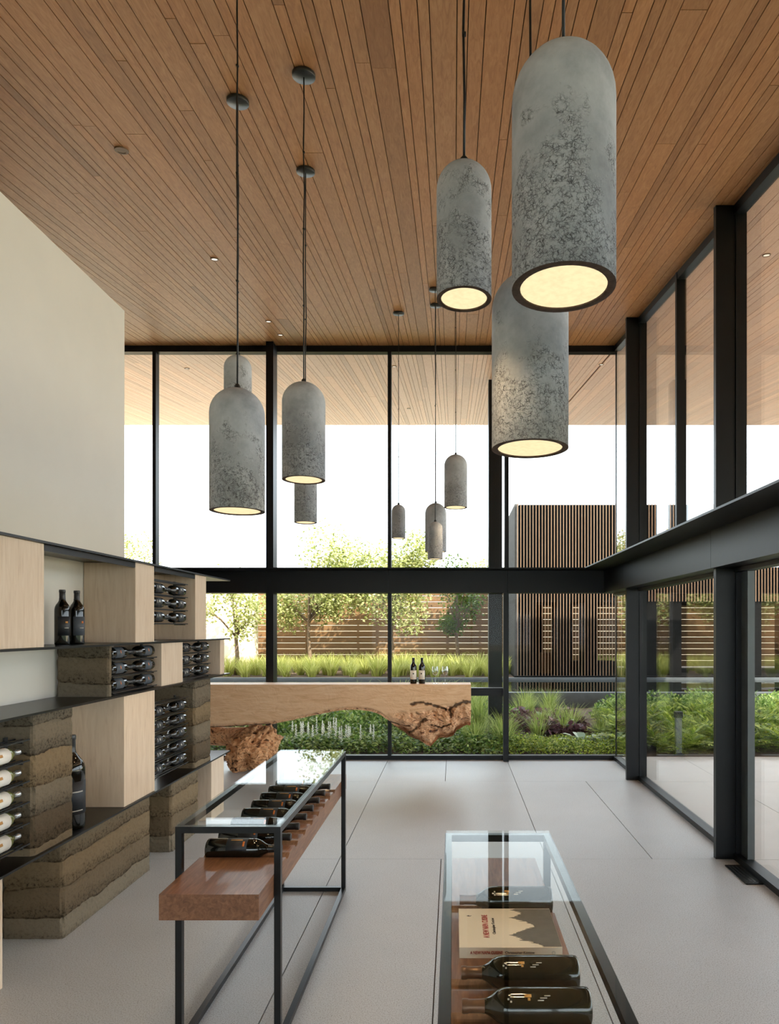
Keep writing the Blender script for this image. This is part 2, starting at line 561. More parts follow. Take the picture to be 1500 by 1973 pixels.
def copy_thing(root, loc, rotz=None, label=None, rot=None, scale=None):
    r = root.copy()
    COL.objects.link(r)
    r.location = loc
    if rotz is not None:
        r.rotation_euler = (root.rotation_euler[0], root.rotation_euler[1], rotz)
    if rot is not None:
        r.rotation_euler = rot
    if scale is not None:
        r.scale = (scale, scale, scale)
    if label:
        r['label'] = label
    for ch in root.children:
        c = ch.copy()
        COL.objects.link(c)
        c.parent = r
    return r


# ------------------------------------------------------------------ the shell
YB = 8.667           # glazed back wall
XR = 2.093           # glazed right wall
XL = -5.6            # far left wall, behind the plaster partition
YR = -3.2            # unseen wall behind the camera, glazing added for fill light
SL = 0.137           # slope of the roof along Y
C0 = 4.113


def zc(Y):
    return C0 + SL * Y


# floor: slabs with saw-cut joints
fl = empty('floor', (0, 0, 0), 'pale speckled concrete slab floor with fine saw-cut joints', 'floor', kind='structure')
box('slab_bed', XL, XR + 0.05, YR, YB + 0.02, -0.10, -0.012, M['soil'], fl)
rows = [(7.434, YB + 0.02, [-0.834, -0.09, 0.684]), (4.944, 7.434, [-0.834, 0.684, 1.4565]),
        (2.454, 4.944, [-0.834, -0.09, 0.684]), (-0.036, 2.454, [-0.834, 0.684]), (YR, -0.036, [-0.834, 0.684])]
g = 0.0028
for (y0, y1, js) in rows:
    xs = [XL] + js + [XR + 0.02]
    for a, b in zip(xs[:-1], xs[1:]):
        box('slab', a + g, b - g, y0 + 0.0011, y1 - 0.0011, -0.02, 0.0, M['floor'], fl)

# ceiling: boards of three widths, one object per board inside the room
TH = math.atan(SL)
CS = math.cos(TH)
ce = empty('ceiling', (0, 0, C0), 'sloping ceiling of warm cedar boards of mixed widths', 'ceiling', kind='structure')
ce.rotation_euler = (TH, 0, 0)
rb = random.Random(11)
unit = box_mesh(1, 1, 1, M['ceiling_wood'])
strips = []
x = XR - 0.004
pat = [0.080, 0.053, 0.080, 0.054, 0.078, 0.053, 0.128]
k = 3
while x > -10.2:
    w = pat[k % 7] if rb.random() < 0.8 else rb.choice([0.053, 0.08, 0.128])
    k += 1
    strips.append((x - w, x))
    x -= w
right = []
x = XR + 0.02
while x < 9.4:
    w = rb.choice([0.053, 0.08, 0.08, 0.128])
    right.append((x, x + w))
    x += w
GAP = 0.0045
rest = []
nboard = 0
for (a, b) in strips:
    ends = [YR - 0.02]
    y = YR + rb.uniform(1.0, 5.0)
    while y < YB - 0.8:
        ends.append(y)
        y += rb.uniform(2.4, 5.2)
    ends.append(YB - 0.02)
    for y0, y1 in zip(ends[:-1], ends[1:]):
        l0, l1 = y0 / CS, y1 / CS - 0.003
        dz = rb.uniform(0, 0.0015)
        if a > -4.45 and y1 > 2.6:
            o = bpy.data.objects.new('board', unit)
            COL.objects.link(o)
            o.parent = ce
            o.location = ((a + b) / 2, (l0 + l1) / 2, 0.010 + dz)
            o.scale = (b - a - GAP, l1 - l0, 0.02)
            nboard += 1
        elif a > XL:
            rest.append((a + GAP / 2, b - GAP / 2, l0, l1, dz, 0.02))
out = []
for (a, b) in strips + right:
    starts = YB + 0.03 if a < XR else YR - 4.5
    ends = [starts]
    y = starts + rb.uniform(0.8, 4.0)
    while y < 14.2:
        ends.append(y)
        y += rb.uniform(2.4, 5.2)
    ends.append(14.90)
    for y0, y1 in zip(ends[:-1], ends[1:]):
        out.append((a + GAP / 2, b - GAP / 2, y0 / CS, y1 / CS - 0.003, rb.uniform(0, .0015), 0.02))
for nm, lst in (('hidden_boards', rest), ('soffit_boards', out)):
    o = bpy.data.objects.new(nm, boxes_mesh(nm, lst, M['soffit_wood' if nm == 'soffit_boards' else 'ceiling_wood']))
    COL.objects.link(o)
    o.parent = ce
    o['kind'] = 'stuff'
o = bpy.data.objects.new('backing', boxes_mesh('backing', [(-10.2, 9.45, (YR - 4.6) / CS, 14.92 / CS, 0.0215, 0.05)], M['ceil_gap']))
COL.objects.link(o)
o.parent = ce
rf = obj('roof', boxes_mesh('roof', [(-10.3, 9.5, (YR - 4.7) / CS, 14.96 / CS, 0.052, 0.42)], M['roof']), None, None, (0, 0, C0), (TH, 0, 0))
tag(rf, 'thin dark roof slab over the whole glazed room', 'roof', kind='structure')

# solid walls
XW = -2.47
box('wall_partition', XW - 0.28, XW, YR + 0.05, 5.07, 0, 4.075, M['plaster'])
pw = bpy.data.objects['wall_partition']
tag(pw, 'smooth off-white plaster partition wall above the bottle shelves', 'wall', kind='structure')


# glazed walls
def pane(parent, axis, a, b, z0, z1, at, z1b=None):
    """a glass sheet 12 mm thick; axis 'x' runs along X at Y=at, axis 'y' along Y at X=at; sloped head when z1b is given"""
    t_ = 0.006
    z1b = z1 if z1b is None else z1b
    if axis == 'x':
        v = [(a, at - t_, z0), (b, at - t_, z0), (b, at - t_, z1b), (a, at - t_, z1), (a, at + t_, z0), (b, at + t_, z0), (b, at + t_, z1b), (a, at + t_, z1)]
    else:
        v = [(at - t_, a, z0), (at - t_, b, z0), (at - t_, b, z1b), (at - t_, a, z1), (at + t_, a, z0), (at + t_, b, z0), (at + t_, b, z1b), (at + t_, a, z1)]
    c = sum((Vector(p) for p in v), Vector()) / 8
    f = [(0, 1, 2, 3), (7, 6, 5, 4), (0, 4, 5, 1), (1, 5, 6, 2), (2, 6, 7, 3), (3, 7, 4, 0)]
    me = mesh('pane', [Vector(p) - c for p in v], f, False, M['pane'])
    return obj('pane', me, None, parent, c)


ZB, ZT = 2.13, 2.42      # transom beam
wb = empty('wall_back', (0, YB, 0), 'glazed back wall with black steel frame and transom beam', 'wall', kind='structure')
S = M['steel']
zt = zc(YB)
mx = [XL + 0.02, PX(300, YB), PX(522, YB), PX(750.5, YB), PX(975, YB), XR]
box('head_rail', XL, XR, YB - 0.05, YB + 0.05, zt - 0.085, zt + 0.0, S, wb)
box('sill_rail', XL, XR - 0.01, YB - 0.04, YB + 0.05, 0.0, 0.055, S, wb)
for i, x in enumerate(mx[:-1]):
    w = 0.022
    box('mullion', x - w, x + w, YB - 0.05, YB + 0.05, ZT, zt - 0.085, S, wb)
    box('mullion', x - w, x + w, YB - 0.05, YB + 0.05, 0.055, ZB, S, wb)
for x0, x1, y0 in ((PX(515, 8.5), PX(529, 8.5), 8.43),):
    box('column', x0, x1, y0, YB - 0.05, ZT + 0.008, zc(8.45) - 0.004, S, wb)
    box('column', x0, x1, y0, YB - 0.05, 0, ZB, S, wb)
box('mullion', PX(969, 8.55), PX(979, 8.55), 8.5, YB - 0.05, 0, ZB, S, wb)
box('mullion', PX(971, 8.55), PX(979, 8.55), 8.5, YB - 0.05, ZT + 0.008, zc(8.52) - 0.004, S, wb)
box('corner_post', XR - 0.012, XR + 0.006, YB - 0.012, YB + 0.006, 0.05, zt - 0.05, S, wb)
for i in range(5):
    a, b = mx[i] + 0.02, mx[i + 1] - (0.02 if i < 4 else 0.012)
    pane(wb, 'x', a, b, ZT - 0.01, zt - 0.08, YB)
    if i < 4:
        pane(wb, 'x', a, b, PZ(1325, YB), ZB + 0.02, YB)
        pane(wb, 'x', a, b, 0.05, PZ(1340, YB), YB)
        box('mid_rail', a, b, YB - 0.045, YB + 0.045, PZ(1340, YB), PZ(1325, YB), S, wb)
    else:
        pane(wb, 'x', a, b, 0.05, ZB + 0.02, YB)
bx = [XL, mx[1], mx[2], mx[3], mx[4], XR]
for a, b in zip(bx[:-1], bx[1:]):
    e = 0.0015
    r = b - e
    if b == XR:
        r = XR - 0.21
    box('beam_web', a + e, r, YB - 0.21, YB - 0.05, ZB, ZT - 0.014, S, wb)
    r2 = XR - 0.512 if b == XR else b - e * .2
    box('beam_flange', a, r2, YB - 0.51, YB - 0.02, ZT - 0.014, ZT, S, wb)
box('transom_rail', XL, XR, YB - 0.05, YB + 0.05, ZB, ZT, S, wb)

wr = empty('wall_right', (XR, 0, 0), 'glazed right wall with black steel columns and deep transom beam', 'wall', kind='structure')
cols = [7.49, 4.94, 2.39, 0.6]


def skew_box(name, x0, x1, y0, y1, z0, zoff, mat, parent):
    """box whose top follows the sloping ceiling; z0 is a height or None for a strip under the ceiling"""
    v = []
    for z_ in (0, 1):
        for (x, y) in ((x0, y0), (x1, y0), (x1, y1), (x0, y1)):
            top = zc(y) + zoff[1]
            bot = (zc(y) + zoff[0]) if z0 is None else z0
            v.append((x, y, top if z_ else bot))
    c = sum((Vector(p) for p in v), Vector()) / 8
    f = [(3, 2, 1, 0), (4, 5, 6, 7), (0, 1, 5, 4), (1, 2, 6, 5), (2, 3, 7, 6), (3, 0, 4, 7)]
    return obj(name, mesh(name, [Vector(p) - c for p in v], f, False, mat), None, parent, c)


wl = skew_box('wall_left', XL - 0.2, XL, YR, YB, 0, (0, -0.003), M['inner_wall'], None)
tag(wl, 'plain pale outer wall at far left, behind the partition', 'wall', kind='structure')
skew_box('head_rail', XR - 0.04, XR + 0.04, YR, YB - 0.05, None, (-0.07, -0.001), S, wr)
box('sill_rail', XR - 0.045, XR + 0.045, YR, YB - 0.02, 0.0, 0.045, S, wr)
box('transom_rail', XR - 0.045, XR + 0.045, YR, YB - 0.05, ZB - 0.03, ZT, S, wr)
ys = [YB] + cols + [YR]
for yc in cols:
    for nm, z0, zoff in (('column', ZT, (0, -0.002)),):
        skew_box('column', XR - 0.172, XR - 0.02, yc, yc + 0.045, ZT, zoff, S, wr)
        skew_box('mullion', XR - 0.03, XR + 0.05, yc - 0.01, yc + 0.075, ZT, zoff, S, wr)
    box('column', XR - 0.172, XR - 0.02, yc, yc + 0.045, 0, ZB, S, wr)
    box('mullion', XR - 0.03, XR + 0.05, yc - 0.01, yc + 0.075, 0, ZB, S, wr)
    ym = yc - 1.275 if yc > 2.5 else None
    if ym:
        skew_box('mullion', XR - 0.045, XR + 0.045, ym - 0.02, ym + 0.02, ZT, (0, -0.002), S, wr)
box('door_stile', XR + 0.0, XR + 0.05, 4.80, 4.905, 0.045, ZB, M['bollard'], wr)
for a, b in zip(ys[:-1], ys[1:]):
    lo, hi = b + (0.07 if b != YR else 0), a - 0.012
    if hi - lo > 2 and b > -1:
        md = a - 1.275
        pane(wr, 'y', md + 0.018, hi, ZT - 0.01, zc(md) - 0.065, XR, zc(hi) - 0.065)
        pane(wr, 'y', lo, md - 0.018, ZT - 0.01, zc(lo) - 0.065, XR, zc(md) - 0.065)
    else:
        pane(wr, 'y', lo, hi, ZT - 0.01, zc(lo) - 0.065, XR, zc(hi) - 0.065)
    pane(wr, 'y', lo, hi, 0.04, ZB - 0.02, XR)
    box('beam_web', XR - 0.21, XR - 0.045, b + 0.0015, (a if a != YB else YB - 0.05) - 0.0015, ZB, ZT - 0.014, S, wr)
    box('beam_flange', XR - 0.51, XR - 0.02, b, a if a != YB else YB - 0.02, ZT - 0.014, ZT, S, wr)
fg = empty('floor_grille', (2.0, 4.65, 0), 'black metal floor plate beside the nearest steel column', 'floor grille')
box('frame', 1.93, 2.045, 4.45, 4.80, 0.0, 0.008, S, fg)
for i in range(4):
    box('bar', 1.945 + i * 0.025, 1.957 + i * 0.025, 4.47, 4.78, 0.008, 0.011, M['rod'], fg)

we = empty('wall_rear', (0, YR, 0), 'unseen rear wall with glazing added for front fill light, black mullions', 'wall', kind='structure')  # out of view; glazing added to light the fronts of the pendants
for i in range(6):
    x = XL + i * (XR - XL) / 5
    box('mullion', x - 0.025, x + 0.025, YR - 0.05, YR + 0.04, 0, zc(YR) - 0.01, S, we)
    if i in (1, 2):
        box('light_cut_panel', x - (XR - XL) / 5 + 0.025, x - 0.025, YR - 0.04, YR + 0.03, 0, zc(YR) - 0.012, M['inner_wall'], we)  # added to cut rear light reaching the ceiling
    elif i:
        pane(we, 'x', x - (XR - XL) / 5 + 0.02, x - 0.02, 0.02, zc(YR) - 0.02, YR)

# ------------------------------------------------------------------ outdoors
tr = empty('terrace', (5, 3, 0), 'pale concrete terrace outside the right glass wall', 'terrace', kind='structure')
txs = [XR + 0.055, 2.98, 4.5, 6.02, 7.54, 11.0]
tys = [2.454, 4.944, 7.434, 8.87]
for a, b in zip(txs[:-1], txs[1:]):
    for c, d in zip(tys[:-1], tys[1:]):
        box('slab', a + 0.003, b - 0.003, c + 0.003, d - 0.003, -0.08, -0.005, M['terrace'], tr)
rl = obj('bounce_cut_lawn', boxes_mesh('bounce_cut_lawn', [(-16, XR + 0.055, -30, YR - 0.06, -0.12, -0.02), (XR + 0.055, 16, -30, 2.45, -0.12, -0.02)], M['lawn']))  # added unseen ground, dark to cut light bounced onto the ceiling
tag(rl, 'added unseen dark lawn cutting bounce light, behind and beside the building', 'lawn', kind='structure')
gd = obj('ground', boxes_mesh('ground', [(-70, 70, -50, 90, -0.6, -0.11)], M['dry']))
tag(gd, 'dry yellow meadow ground around the building', 'ground', kind='structure')
bed = obj('garden_bed', boxes_mesh('garden_bed', [(-9, 14, YB + 0.06, 14.35, -0.2, -0.02), (-9, 14, 18.2, 24.4, -0.2, 0.32)], M['soil']))
tag(bed, 'brown mulched planting bed outside the back glass', 'soil', kind='structure')
hill = []
fsx = []
nx, ny = 30, 16
for j in range(ny + 1):
    for i in range(nx + 1):
        X = -45 + 90 * i / nx
        Y = 26 + 50 * j / ny
        z = -0.2 + 3.6 * (j / ny) ** 0.8 + noise.noise((X * .1, Y * .1, 0)) * 0.6 * (j / ny)
        if X > 0:
            z += 1.5 * (j / ny)
        hill.append((X, Y, z))
for j in range(ny):
    for i in range(nx):
        a = j * (nx + 1) + i
        fsx.append((a, a + 1, a + nx + 2, a + nx + 1))
tag(obj('hillside', mesh('hillside', hill, fsx, True, M['dry'])), 'dry grassy hillside beyond the garden fence', 'hill', kind='structure')
# pool
pl = empty('reflecting_pool', (0, 16, 0), 'long raised reflecting pool with grey concrete rim', 'pool')
box('near_rim', -9, 14, 14.35, 14.6, -0.1, 0.30, M['coping'], pl)
box('far_rim', -9, 14, 18.1, 18.3, -0.1, 0.33, M['coping'], pl)
box('water', -9, 14, 14.6, 18.1, 0.1, 0.275, M['water'], pl)
# exterior steel column outside the back glass
box('exterior_column', PX(941, 10.5), PX(967, 10.5), 10.5, 10.72, -0.02, zc(10.5) - 0.003, S)
tag(bpy.data.objects['exterior_column'], 'black steel column outside the back glass, holding the eaves', 'column')
# pale earth wall, fence
ew = obj('rammed_wall', boxes_mesh('rammed_wall', [(-13, PX(490, 21), 21, 21.4, 0, 3.3)], M['earth_pale']))
tag(ew, 'sunlit pale rammed earth garden wall left of the fence', 'wall', kind='structure')
fe = empty('slat_fence', (0, 23, 0.3), 'horizontal cedar board fence behind the young trees', 'fence')
fx = -7.4
while fx < 9.5:
    box('post', fx - 0.05, fx + 0.05, 23.04, 23.14, 0.3, 3.1, M['fence_wood'], fe)
    for i in range(14):
        z = 0.36 + i * 0.2
        box('board', fx + 0.004, fx + 2.4 - 0.004, 23.0, 23.03, z, z + 0.1945, M['fence_wood'], fe)
    fx += 2.4

# slatted pavilion
YP = 18.5
pv = empty('slatted_pavilion', (6, YP, 0.3), 'dark garden pavilion clad in thin vertical wood battens', 'pavilion')
X0p, X1p, ZTOP = PX(997, YP), 13.5, PZ(969, YP)
ZO = PZ(1160, YP)
box('body', X0p + 0.05, X1p, YP + 0.12, 21.8, ZO, ZTOP - 0.03, M['char'], pv)
box('deck', X0p - 0.1, X1p, YP - 0.1, 21.9, 0.2, 0.36, M['char'], pv)
for a, b in ((997, 1034), (1070, 1098), (1125, 1153), (1243, 1269), (1290, 1315), (1432, 1470), (1560, 1600)):
    box('pier', PX(a, YP) + 0.03, PX(b, YP), YP + 0.12, YP + 0.9, 0.36, ZO, M['char'], pv)
    box('pier', PX(a, YP) + 0.5, PX(b, YP) + 0.5, 21.0, 21.6, 0.36, ZO, M['char'], pv)
bl = []
x = X0p
while x < X1p:
    bl.append((x, x + 0.013, YP + .07, YP + 0.10, 0.36 if x < PX(1200, YP) else ZO + 0.02, ZTOP))
    x += 0.084
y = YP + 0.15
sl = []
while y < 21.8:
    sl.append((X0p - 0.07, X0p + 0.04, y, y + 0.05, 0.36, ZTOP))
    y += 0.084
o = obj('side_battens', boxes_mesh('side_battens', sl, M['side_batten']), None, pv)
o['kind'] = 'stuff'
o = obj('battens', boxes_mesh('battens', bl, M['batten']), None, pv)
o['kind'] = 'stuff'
box('bench', PX(1042, 19.6), PX(1062, 19.6), 19.4, 19.9, 0.36, 0.95, M['fence_wood'], pv)
box('fire_table', PX(1100, 19.3), PX(1186, 19.3), 19.2, 19.8, 0.36, 0.72, M['char'], pv)

# bollard light by the right glass
bo = empty('bollard_light', (PX(1306, 9.1), 9.1, -0.02), 'slim grey metal bollard light among the ferns', 'path light')
xb = PX(1306, 9.1)
box('post', xb - 0.04, xb + 0.04, 9.07, 9.13, -0.02, 0.48, M['bollard'], bo, 0.004)
box('head', xb - 0.048, xb + 0.048, 9.05, 9.14, 0.48, 0.56, M['steel'], bo, 0.004)
box('base', xb - 0.06, xb + 0.06, 9.04, 9.16, -0.02, 0.0, M['steel'], bo)


# ------------------------------------------------------------------ plants
def grass_mesh(n, h, spread, w, rs, mat, flop=0.6):
    vs, fs = [], []
    for _ in range(n):
        a = rs.uniform(0, 6.283)
        r0 = rs.uniform(0, spread * .25)
        L = h * rs.uniform(.6, 1.1)
        out_ = spread * rs.uniform(.3, 1.0)
        dx, dy = math.cos(a), math.sin(a)
        px_, py_ = -dy, dx
        b = len(vs)
        for k in range(4):
            t_ = k / 3
            rr = r0 + out_ * t_ ** 1.6
            z = L * (t_ - flop * 0.45 * t_ ** 3)
            ww = w * (1 - t_) + 0.0006
            vs += [(dx * rr + px_ * ww, dy * rr + py_ * ww, z), (dx * rr - px_ * ww, dy * rr - py_ * ww, z)]
        for k in range(3):
            fs.append((b + 2 * k, b + 2 * k + 1, b + 2 * k + 3, b + 2 * k + 2))
    return mesh('grass', vs, fs, True, mat)


def leaf_quad(vs, fs, p, d, n, L, W):
    d = d.normalized()
    s = d.cross(n)
    s = s.normalized() if s.length > 1e-4 else Vector((1, 0, 0))
    b = len(vs)
    vs += [p, p + d * L * .5 + s * W, p + d * L, p + d * L * .5 - s * W]
    fs.append((b, b + 1, b + 2, b + 3))


def fern_mesh(nf, L, rs, mat):
    vs, fs = [], []
    N = 20
    for _ in range(nf):
        a = rs.uniform(0, 6.283)
        ln = L * rs.uniform(.55, 1.15)
        el = rs.uniform(.55, 1.35)
        tw = rs.uniform(-.5, .5)
        pts = []
        for k in range(N + 1):
            t_ = k / N
            rr = ln * t_ * math.cos(el) * (1 + .35 * t_)
            z = ln * (t_ * math.sin(el) - .45 * t_ ** 2.4)
            pts.append(Vector((math.cos(a + tw * t_) * rr, math.sin(a + tw * t_) * rr, max(z, 0.01))))
        for k in range(2, N + 1):
            d = (pts[k] - pts[k - 1]).normalized()
            sd = d.cross(Vector((0, 0, 1))).normalized()
            ll = ln * .19 * math.sin(math.pi * (k / (N + 1)) ** .8) + .012
            for s in (-1, 1):
                leaf_quad(vs, fs, pts[k], (sd * s + d * .8 + Vector((0, 0, rs.uniform(-.2, .3)))), Vector((rs.uniform(-.3, .3), 0, 1)), ll, ll * .12)
    return mesh('fern', vs, fs, False, mat)


def cover_mesh(n, r, h, L, rs, mat, wide=.3):
    vs, fs = [], []
    for _ in range(n):
        a, q = rs.uniform(0, 6.283), math.sqrt(rs.random())
        rr = r * q
        z = h * (1 - q * q) * rs.uniform(.3, 1.0) + rs.uniform(0, .05)
        p = Vector((math.cos(a) * rr, math.sin(a) * rr, z))
        d = Vector((rs.uniform(-1, 1), rs.uniform(-1, 1), rs.uniform(.1, 1.1)))
        leaf_quad(vs, fs, p, d, Vector((rs.uniform(-.6, .6), rs.uniform(-.6, .6), 1)), L * rs.uniform(.6, 1.2), L * wide)
    return mesh('cover', vs, fs, False, mat)


def rosette_mesh(n, L, W, rs, mat):
    vs, fs = [], []
    for i in range(n):
        a = i * 2.4 + rs.uniform(-.3, .3)
        el = rs.uniform(.25, 1.2)
        ln = L * rs.uniform(.7, 1.1)
        dx, dy = math.cos(a), math.sin(a)
        b = len(vs)
        prof = [(.0, .15), (.3, .6), (.6, 1.0), (.85, .75), (1.0, .08)]
        for t_, w in prof:
            rr = ln * t_ * math.cos(el) + .1 * ln * t_ * t_
            z = ln * (t_ * math.sin(el) - .35 * t_ ** 2.5) + .01
            ww = W * w
            for s in (-1, 0, 1):
                vs.append((dx * rr - dy * ww * s, dy * rr + dx * ww * s, z + (0.0 if s else -.25 * ww)))
        for k in range(4):
            for s in range(2):
                q = b + k * 3 + s
                fs.append((q, q + 1, q + 4, q + 3))
    return mesh('rosette', vs, fs, True, mat)


def spike_mesh(n, rs, mat):
    vs, fs = [], []
    for _ in range(n):
        x_, y_ = rs.uniform(-.24, .24), rs.uniform(-.2, .2)
        h0, h1 = rs.uniform(.14, .22), rs.uniform(.32, .42)
        for k in range(34):
            z = h0 + (h1 - h0) * k / 33
            a = k * 2.4
            r = .022 * (1 - .75 * k / 33)
            leaf_quad(vs, fs, Vector((x_, y_, z)), Vector((math.cos(a) * r * 40, math.sin(a) * r * 40, .5)), Vector((0, 0, 1)), r + .012, .010)
    return mesh('spikes', vs, fs, False, mat)


rp = random.Random(3)
KIND = {
    'fern': ('fern_shrub', 'fern', [fern_mesh(38, .52, rp, M['fern']) for _ in range(3)]),
    'grass': ('grass_clump', 'grass', [grass_mesh(150, .62, .42, .006, rp, M['grass']) for _ in range(3)]),
    'sun': ('grass_clump', 'grass', [grass_mesh(120, .62, .5, .012, rp, M['grass_sun'], .3) for _ in range(3)]),
    'cover': ('groundcover_shrub', 'shrub', [cover_mesh(520, .42, .36, .07, rp, M['cover_leaf']) for _ in range(3)]),
    'fine': ('groundcover_shrub', 'shrub', [cover_mesh(760, .40, .24, .05, rp, M['fern'], .22) for _ in range(3)]),
    'silver': ('silver_leaf_plant', 'plant', [rosette_mesh(11, .34, .055, rp, M['silver_leaf']) for _ in range(2)]),
    'purple': ('purple_leaf_plant', 'plant', [cover_mesh(130, .26, .2, .10, rp, M['purple_leaf'], .42) for _ in range(2)]),
}


def plant(kind, x, y, z, s, label, group, flat=1.0):
    nm, cat, ms = KIND[kind]
    o = bpy.data.objects.new(nm, rp.choice(ms))
    COL.objects.link(o)
    o.location = (x, y, z)
    o.rotation_euler = (0, 0, rp.uniform(0, 6.28))
    o.scale = (s, s, s * flat)
    tag(o, label, cat, group)
    return o


def scatter(kind, pxr, Yr, n, s, label, group, z=-0.02, mind=0.25, flat=1.0):
    pts = []
    tries = 0
    while len(pts) < n and tries < 4000:
        tries += 1
        Y = rp.uniform(*Yr)
        X = PX(rp.uniform(*pxr), Y)
        if any((X - a) ** 2 + (Y - b) ** 2 < mind ** 2 for a, b in pts):
            continue
        if abs(X - PX(954, 10.5)) < .62 and abs(Y - 10.6) < .62:
            continue
        if Y > 20.1 and X < PX(490, 21) + .5:
            continue
        if Y < 9.35 and X > XR and kind != 'fern' and Y < 9.0:
            continue
        pts.append((X, Y))
    for X, Y in pts:
        lb = label
        if len(pts) > 16:
            q = VX + X / Y * F
            if pxr[0] < 700:
                lb += ', ' + ('left bay' if q < 530 else 'middle bay' if q < 752 else 'right bay')
            lb += ', ' + ('front row' if Y < Yr[0] + .4 * (Yr[1] - Yr[0]) else 'back row')
        plant(kind, X, Y, z, s * rp.uniform(.8, 1.15), lb, group, flat)


G1 = 'low green groundcover outside the back glass'
scatter('cover', (380, 960), (9.25, 10.2), 34, 1.0, 'leafy green groundcover shrub outside the glass, below the bar slab', G1, mind=.3, flat=.6)
scatter('cover', (300, 960), (10.2, 12.0), 34, 1.1, 'taller green shrub in the bed behind the bar slab', 'tall shrubs behind the bar slab', mind=.4)
scatter('fine', (960, 1180), (9.25, 9.9), 22, 1.0, 'feathery bright green groundcover at the foot of the corner glass', 'feathery groundcover by the glass corner', mind=.26, flat=.62)
scatter('grass', (560, 960), (11.2, 14.0), 22, 1.25, 'long green grass clump seen under the bar slab arch', 'green grasses behind the bar slab', mind=.5)
scatter('grass', (880, 975), (9.3, 10.2), 6, 1.0, 'long green grass clump beside the exterior steel column', 'grasses by the steel column', mind=.35)
scatter('purple', (985, 1110), (10.6, 12.4), 24, 1.0, 'dark purple leafed plant on mulch between the grasses', 'purple leafed plants on the mulch', mind=.3)
scatter('grass', (1030, 1190), (10.3, 11.6), 9, 0.85, 'soft green grass clump growing among the purple plants', 'grasses among the purple plants', mind=.45)
scatter('grass', (980, 1060), (12.6, 14.0), 6, 1.0, 'green grass clump in front of the pool rim', 'grasses by the pool rim', mind=.5)
scatter('fern', (1190, 1400), (9.35, 10.2), 20, 1.1, 'bright green ferny shrub just beyond the terrace edge', 'ferny shrubs at the terrace edge', mind=.33)
scatter('fern', (1190, 1420), (10.3, 12.6), 22, 1.35, 'ferny shrub further back between terrace edge and pool', 'ferny shrubs in front of the pool', mind=.45)
scatter('fern', (1420, 1600), (9.3, 12.3), 26, 1.2, 'ferny shrub seen through the sliding door at far right', 'ferny shrubs at far right', mind=.42)
scatter('cover', (1180, 1500), (12.6, 14.1), 22, 1.1, 'dark green shrub along the near pool rim at right', 'shrubs along the pool rim', mind=.5)
scatter('sun', (360, 975), (18.6, 20.4), 60, 1.0, 'sunlit feathery yellow green grass clump beyond the pool', 'sunlit grasses beyond the pool', z=.32, mind=.42)
scatter('sun', (300, 975), (20.5, 22.6), 40, .95, 'tall sunlit grass clump at the foot of the fence', 'tall grasses at the fence', z=.32, mind=.5)
scatter('sun', (980, 1250), (22.4, 22.6), 12, 0.9, 'yellow grass clump behind the slatted pavilion', 'grasses behind the pavilion', z=.32, mind=.5)
for (px_, py_, Y, s, lab) in ((715, 1408, 10.4, 1.15, 'silver leafed plant beneath the right part of the bar slab arch'),
                              (912, 1412, 10.0, .9, 'small silver leafed plant right of the burl end'),
                              (1052, 1378, 11.5, 1.1, 'silver leafed plant among purple leaves, left of grasses'),
                              (1080, 1392, 10.9, 1.0, 'silver leafed plant at the foot of the middle grass clump'),
                              (1122, 1428, 9.75, 1.0, 'large silver leafed plant low by the corner glass, left one'),
                              (1160, 1430, 9.7, 1.0, 'large silver leafed plant low by the corner glass, right one'),
                              (1188, 1432, 9.8, .8, 'silver leafed plant at the glass corner post')):
    o = plant('silver', PX(px_, Y), Y, -.02, s * 1.12, lab, 'silver leafed plants')
for i, (px_, Y) in enumerate(((575, 9.6), (603, 9.4), (632, 9.7), (655, 9.35), (690, 9.5))):
    o = obj('flower_spikes', spike_mesh(5, rp, M['flower']), None, None, (PX(px_, Y), Y, -0.02))
    tag(o, 'cluster of upright white flower spikes outside glass, %s from left' % ('first', 'second', 'third', 'fourth', 'fifth')[i], 'flowers', 'white flower spikes')


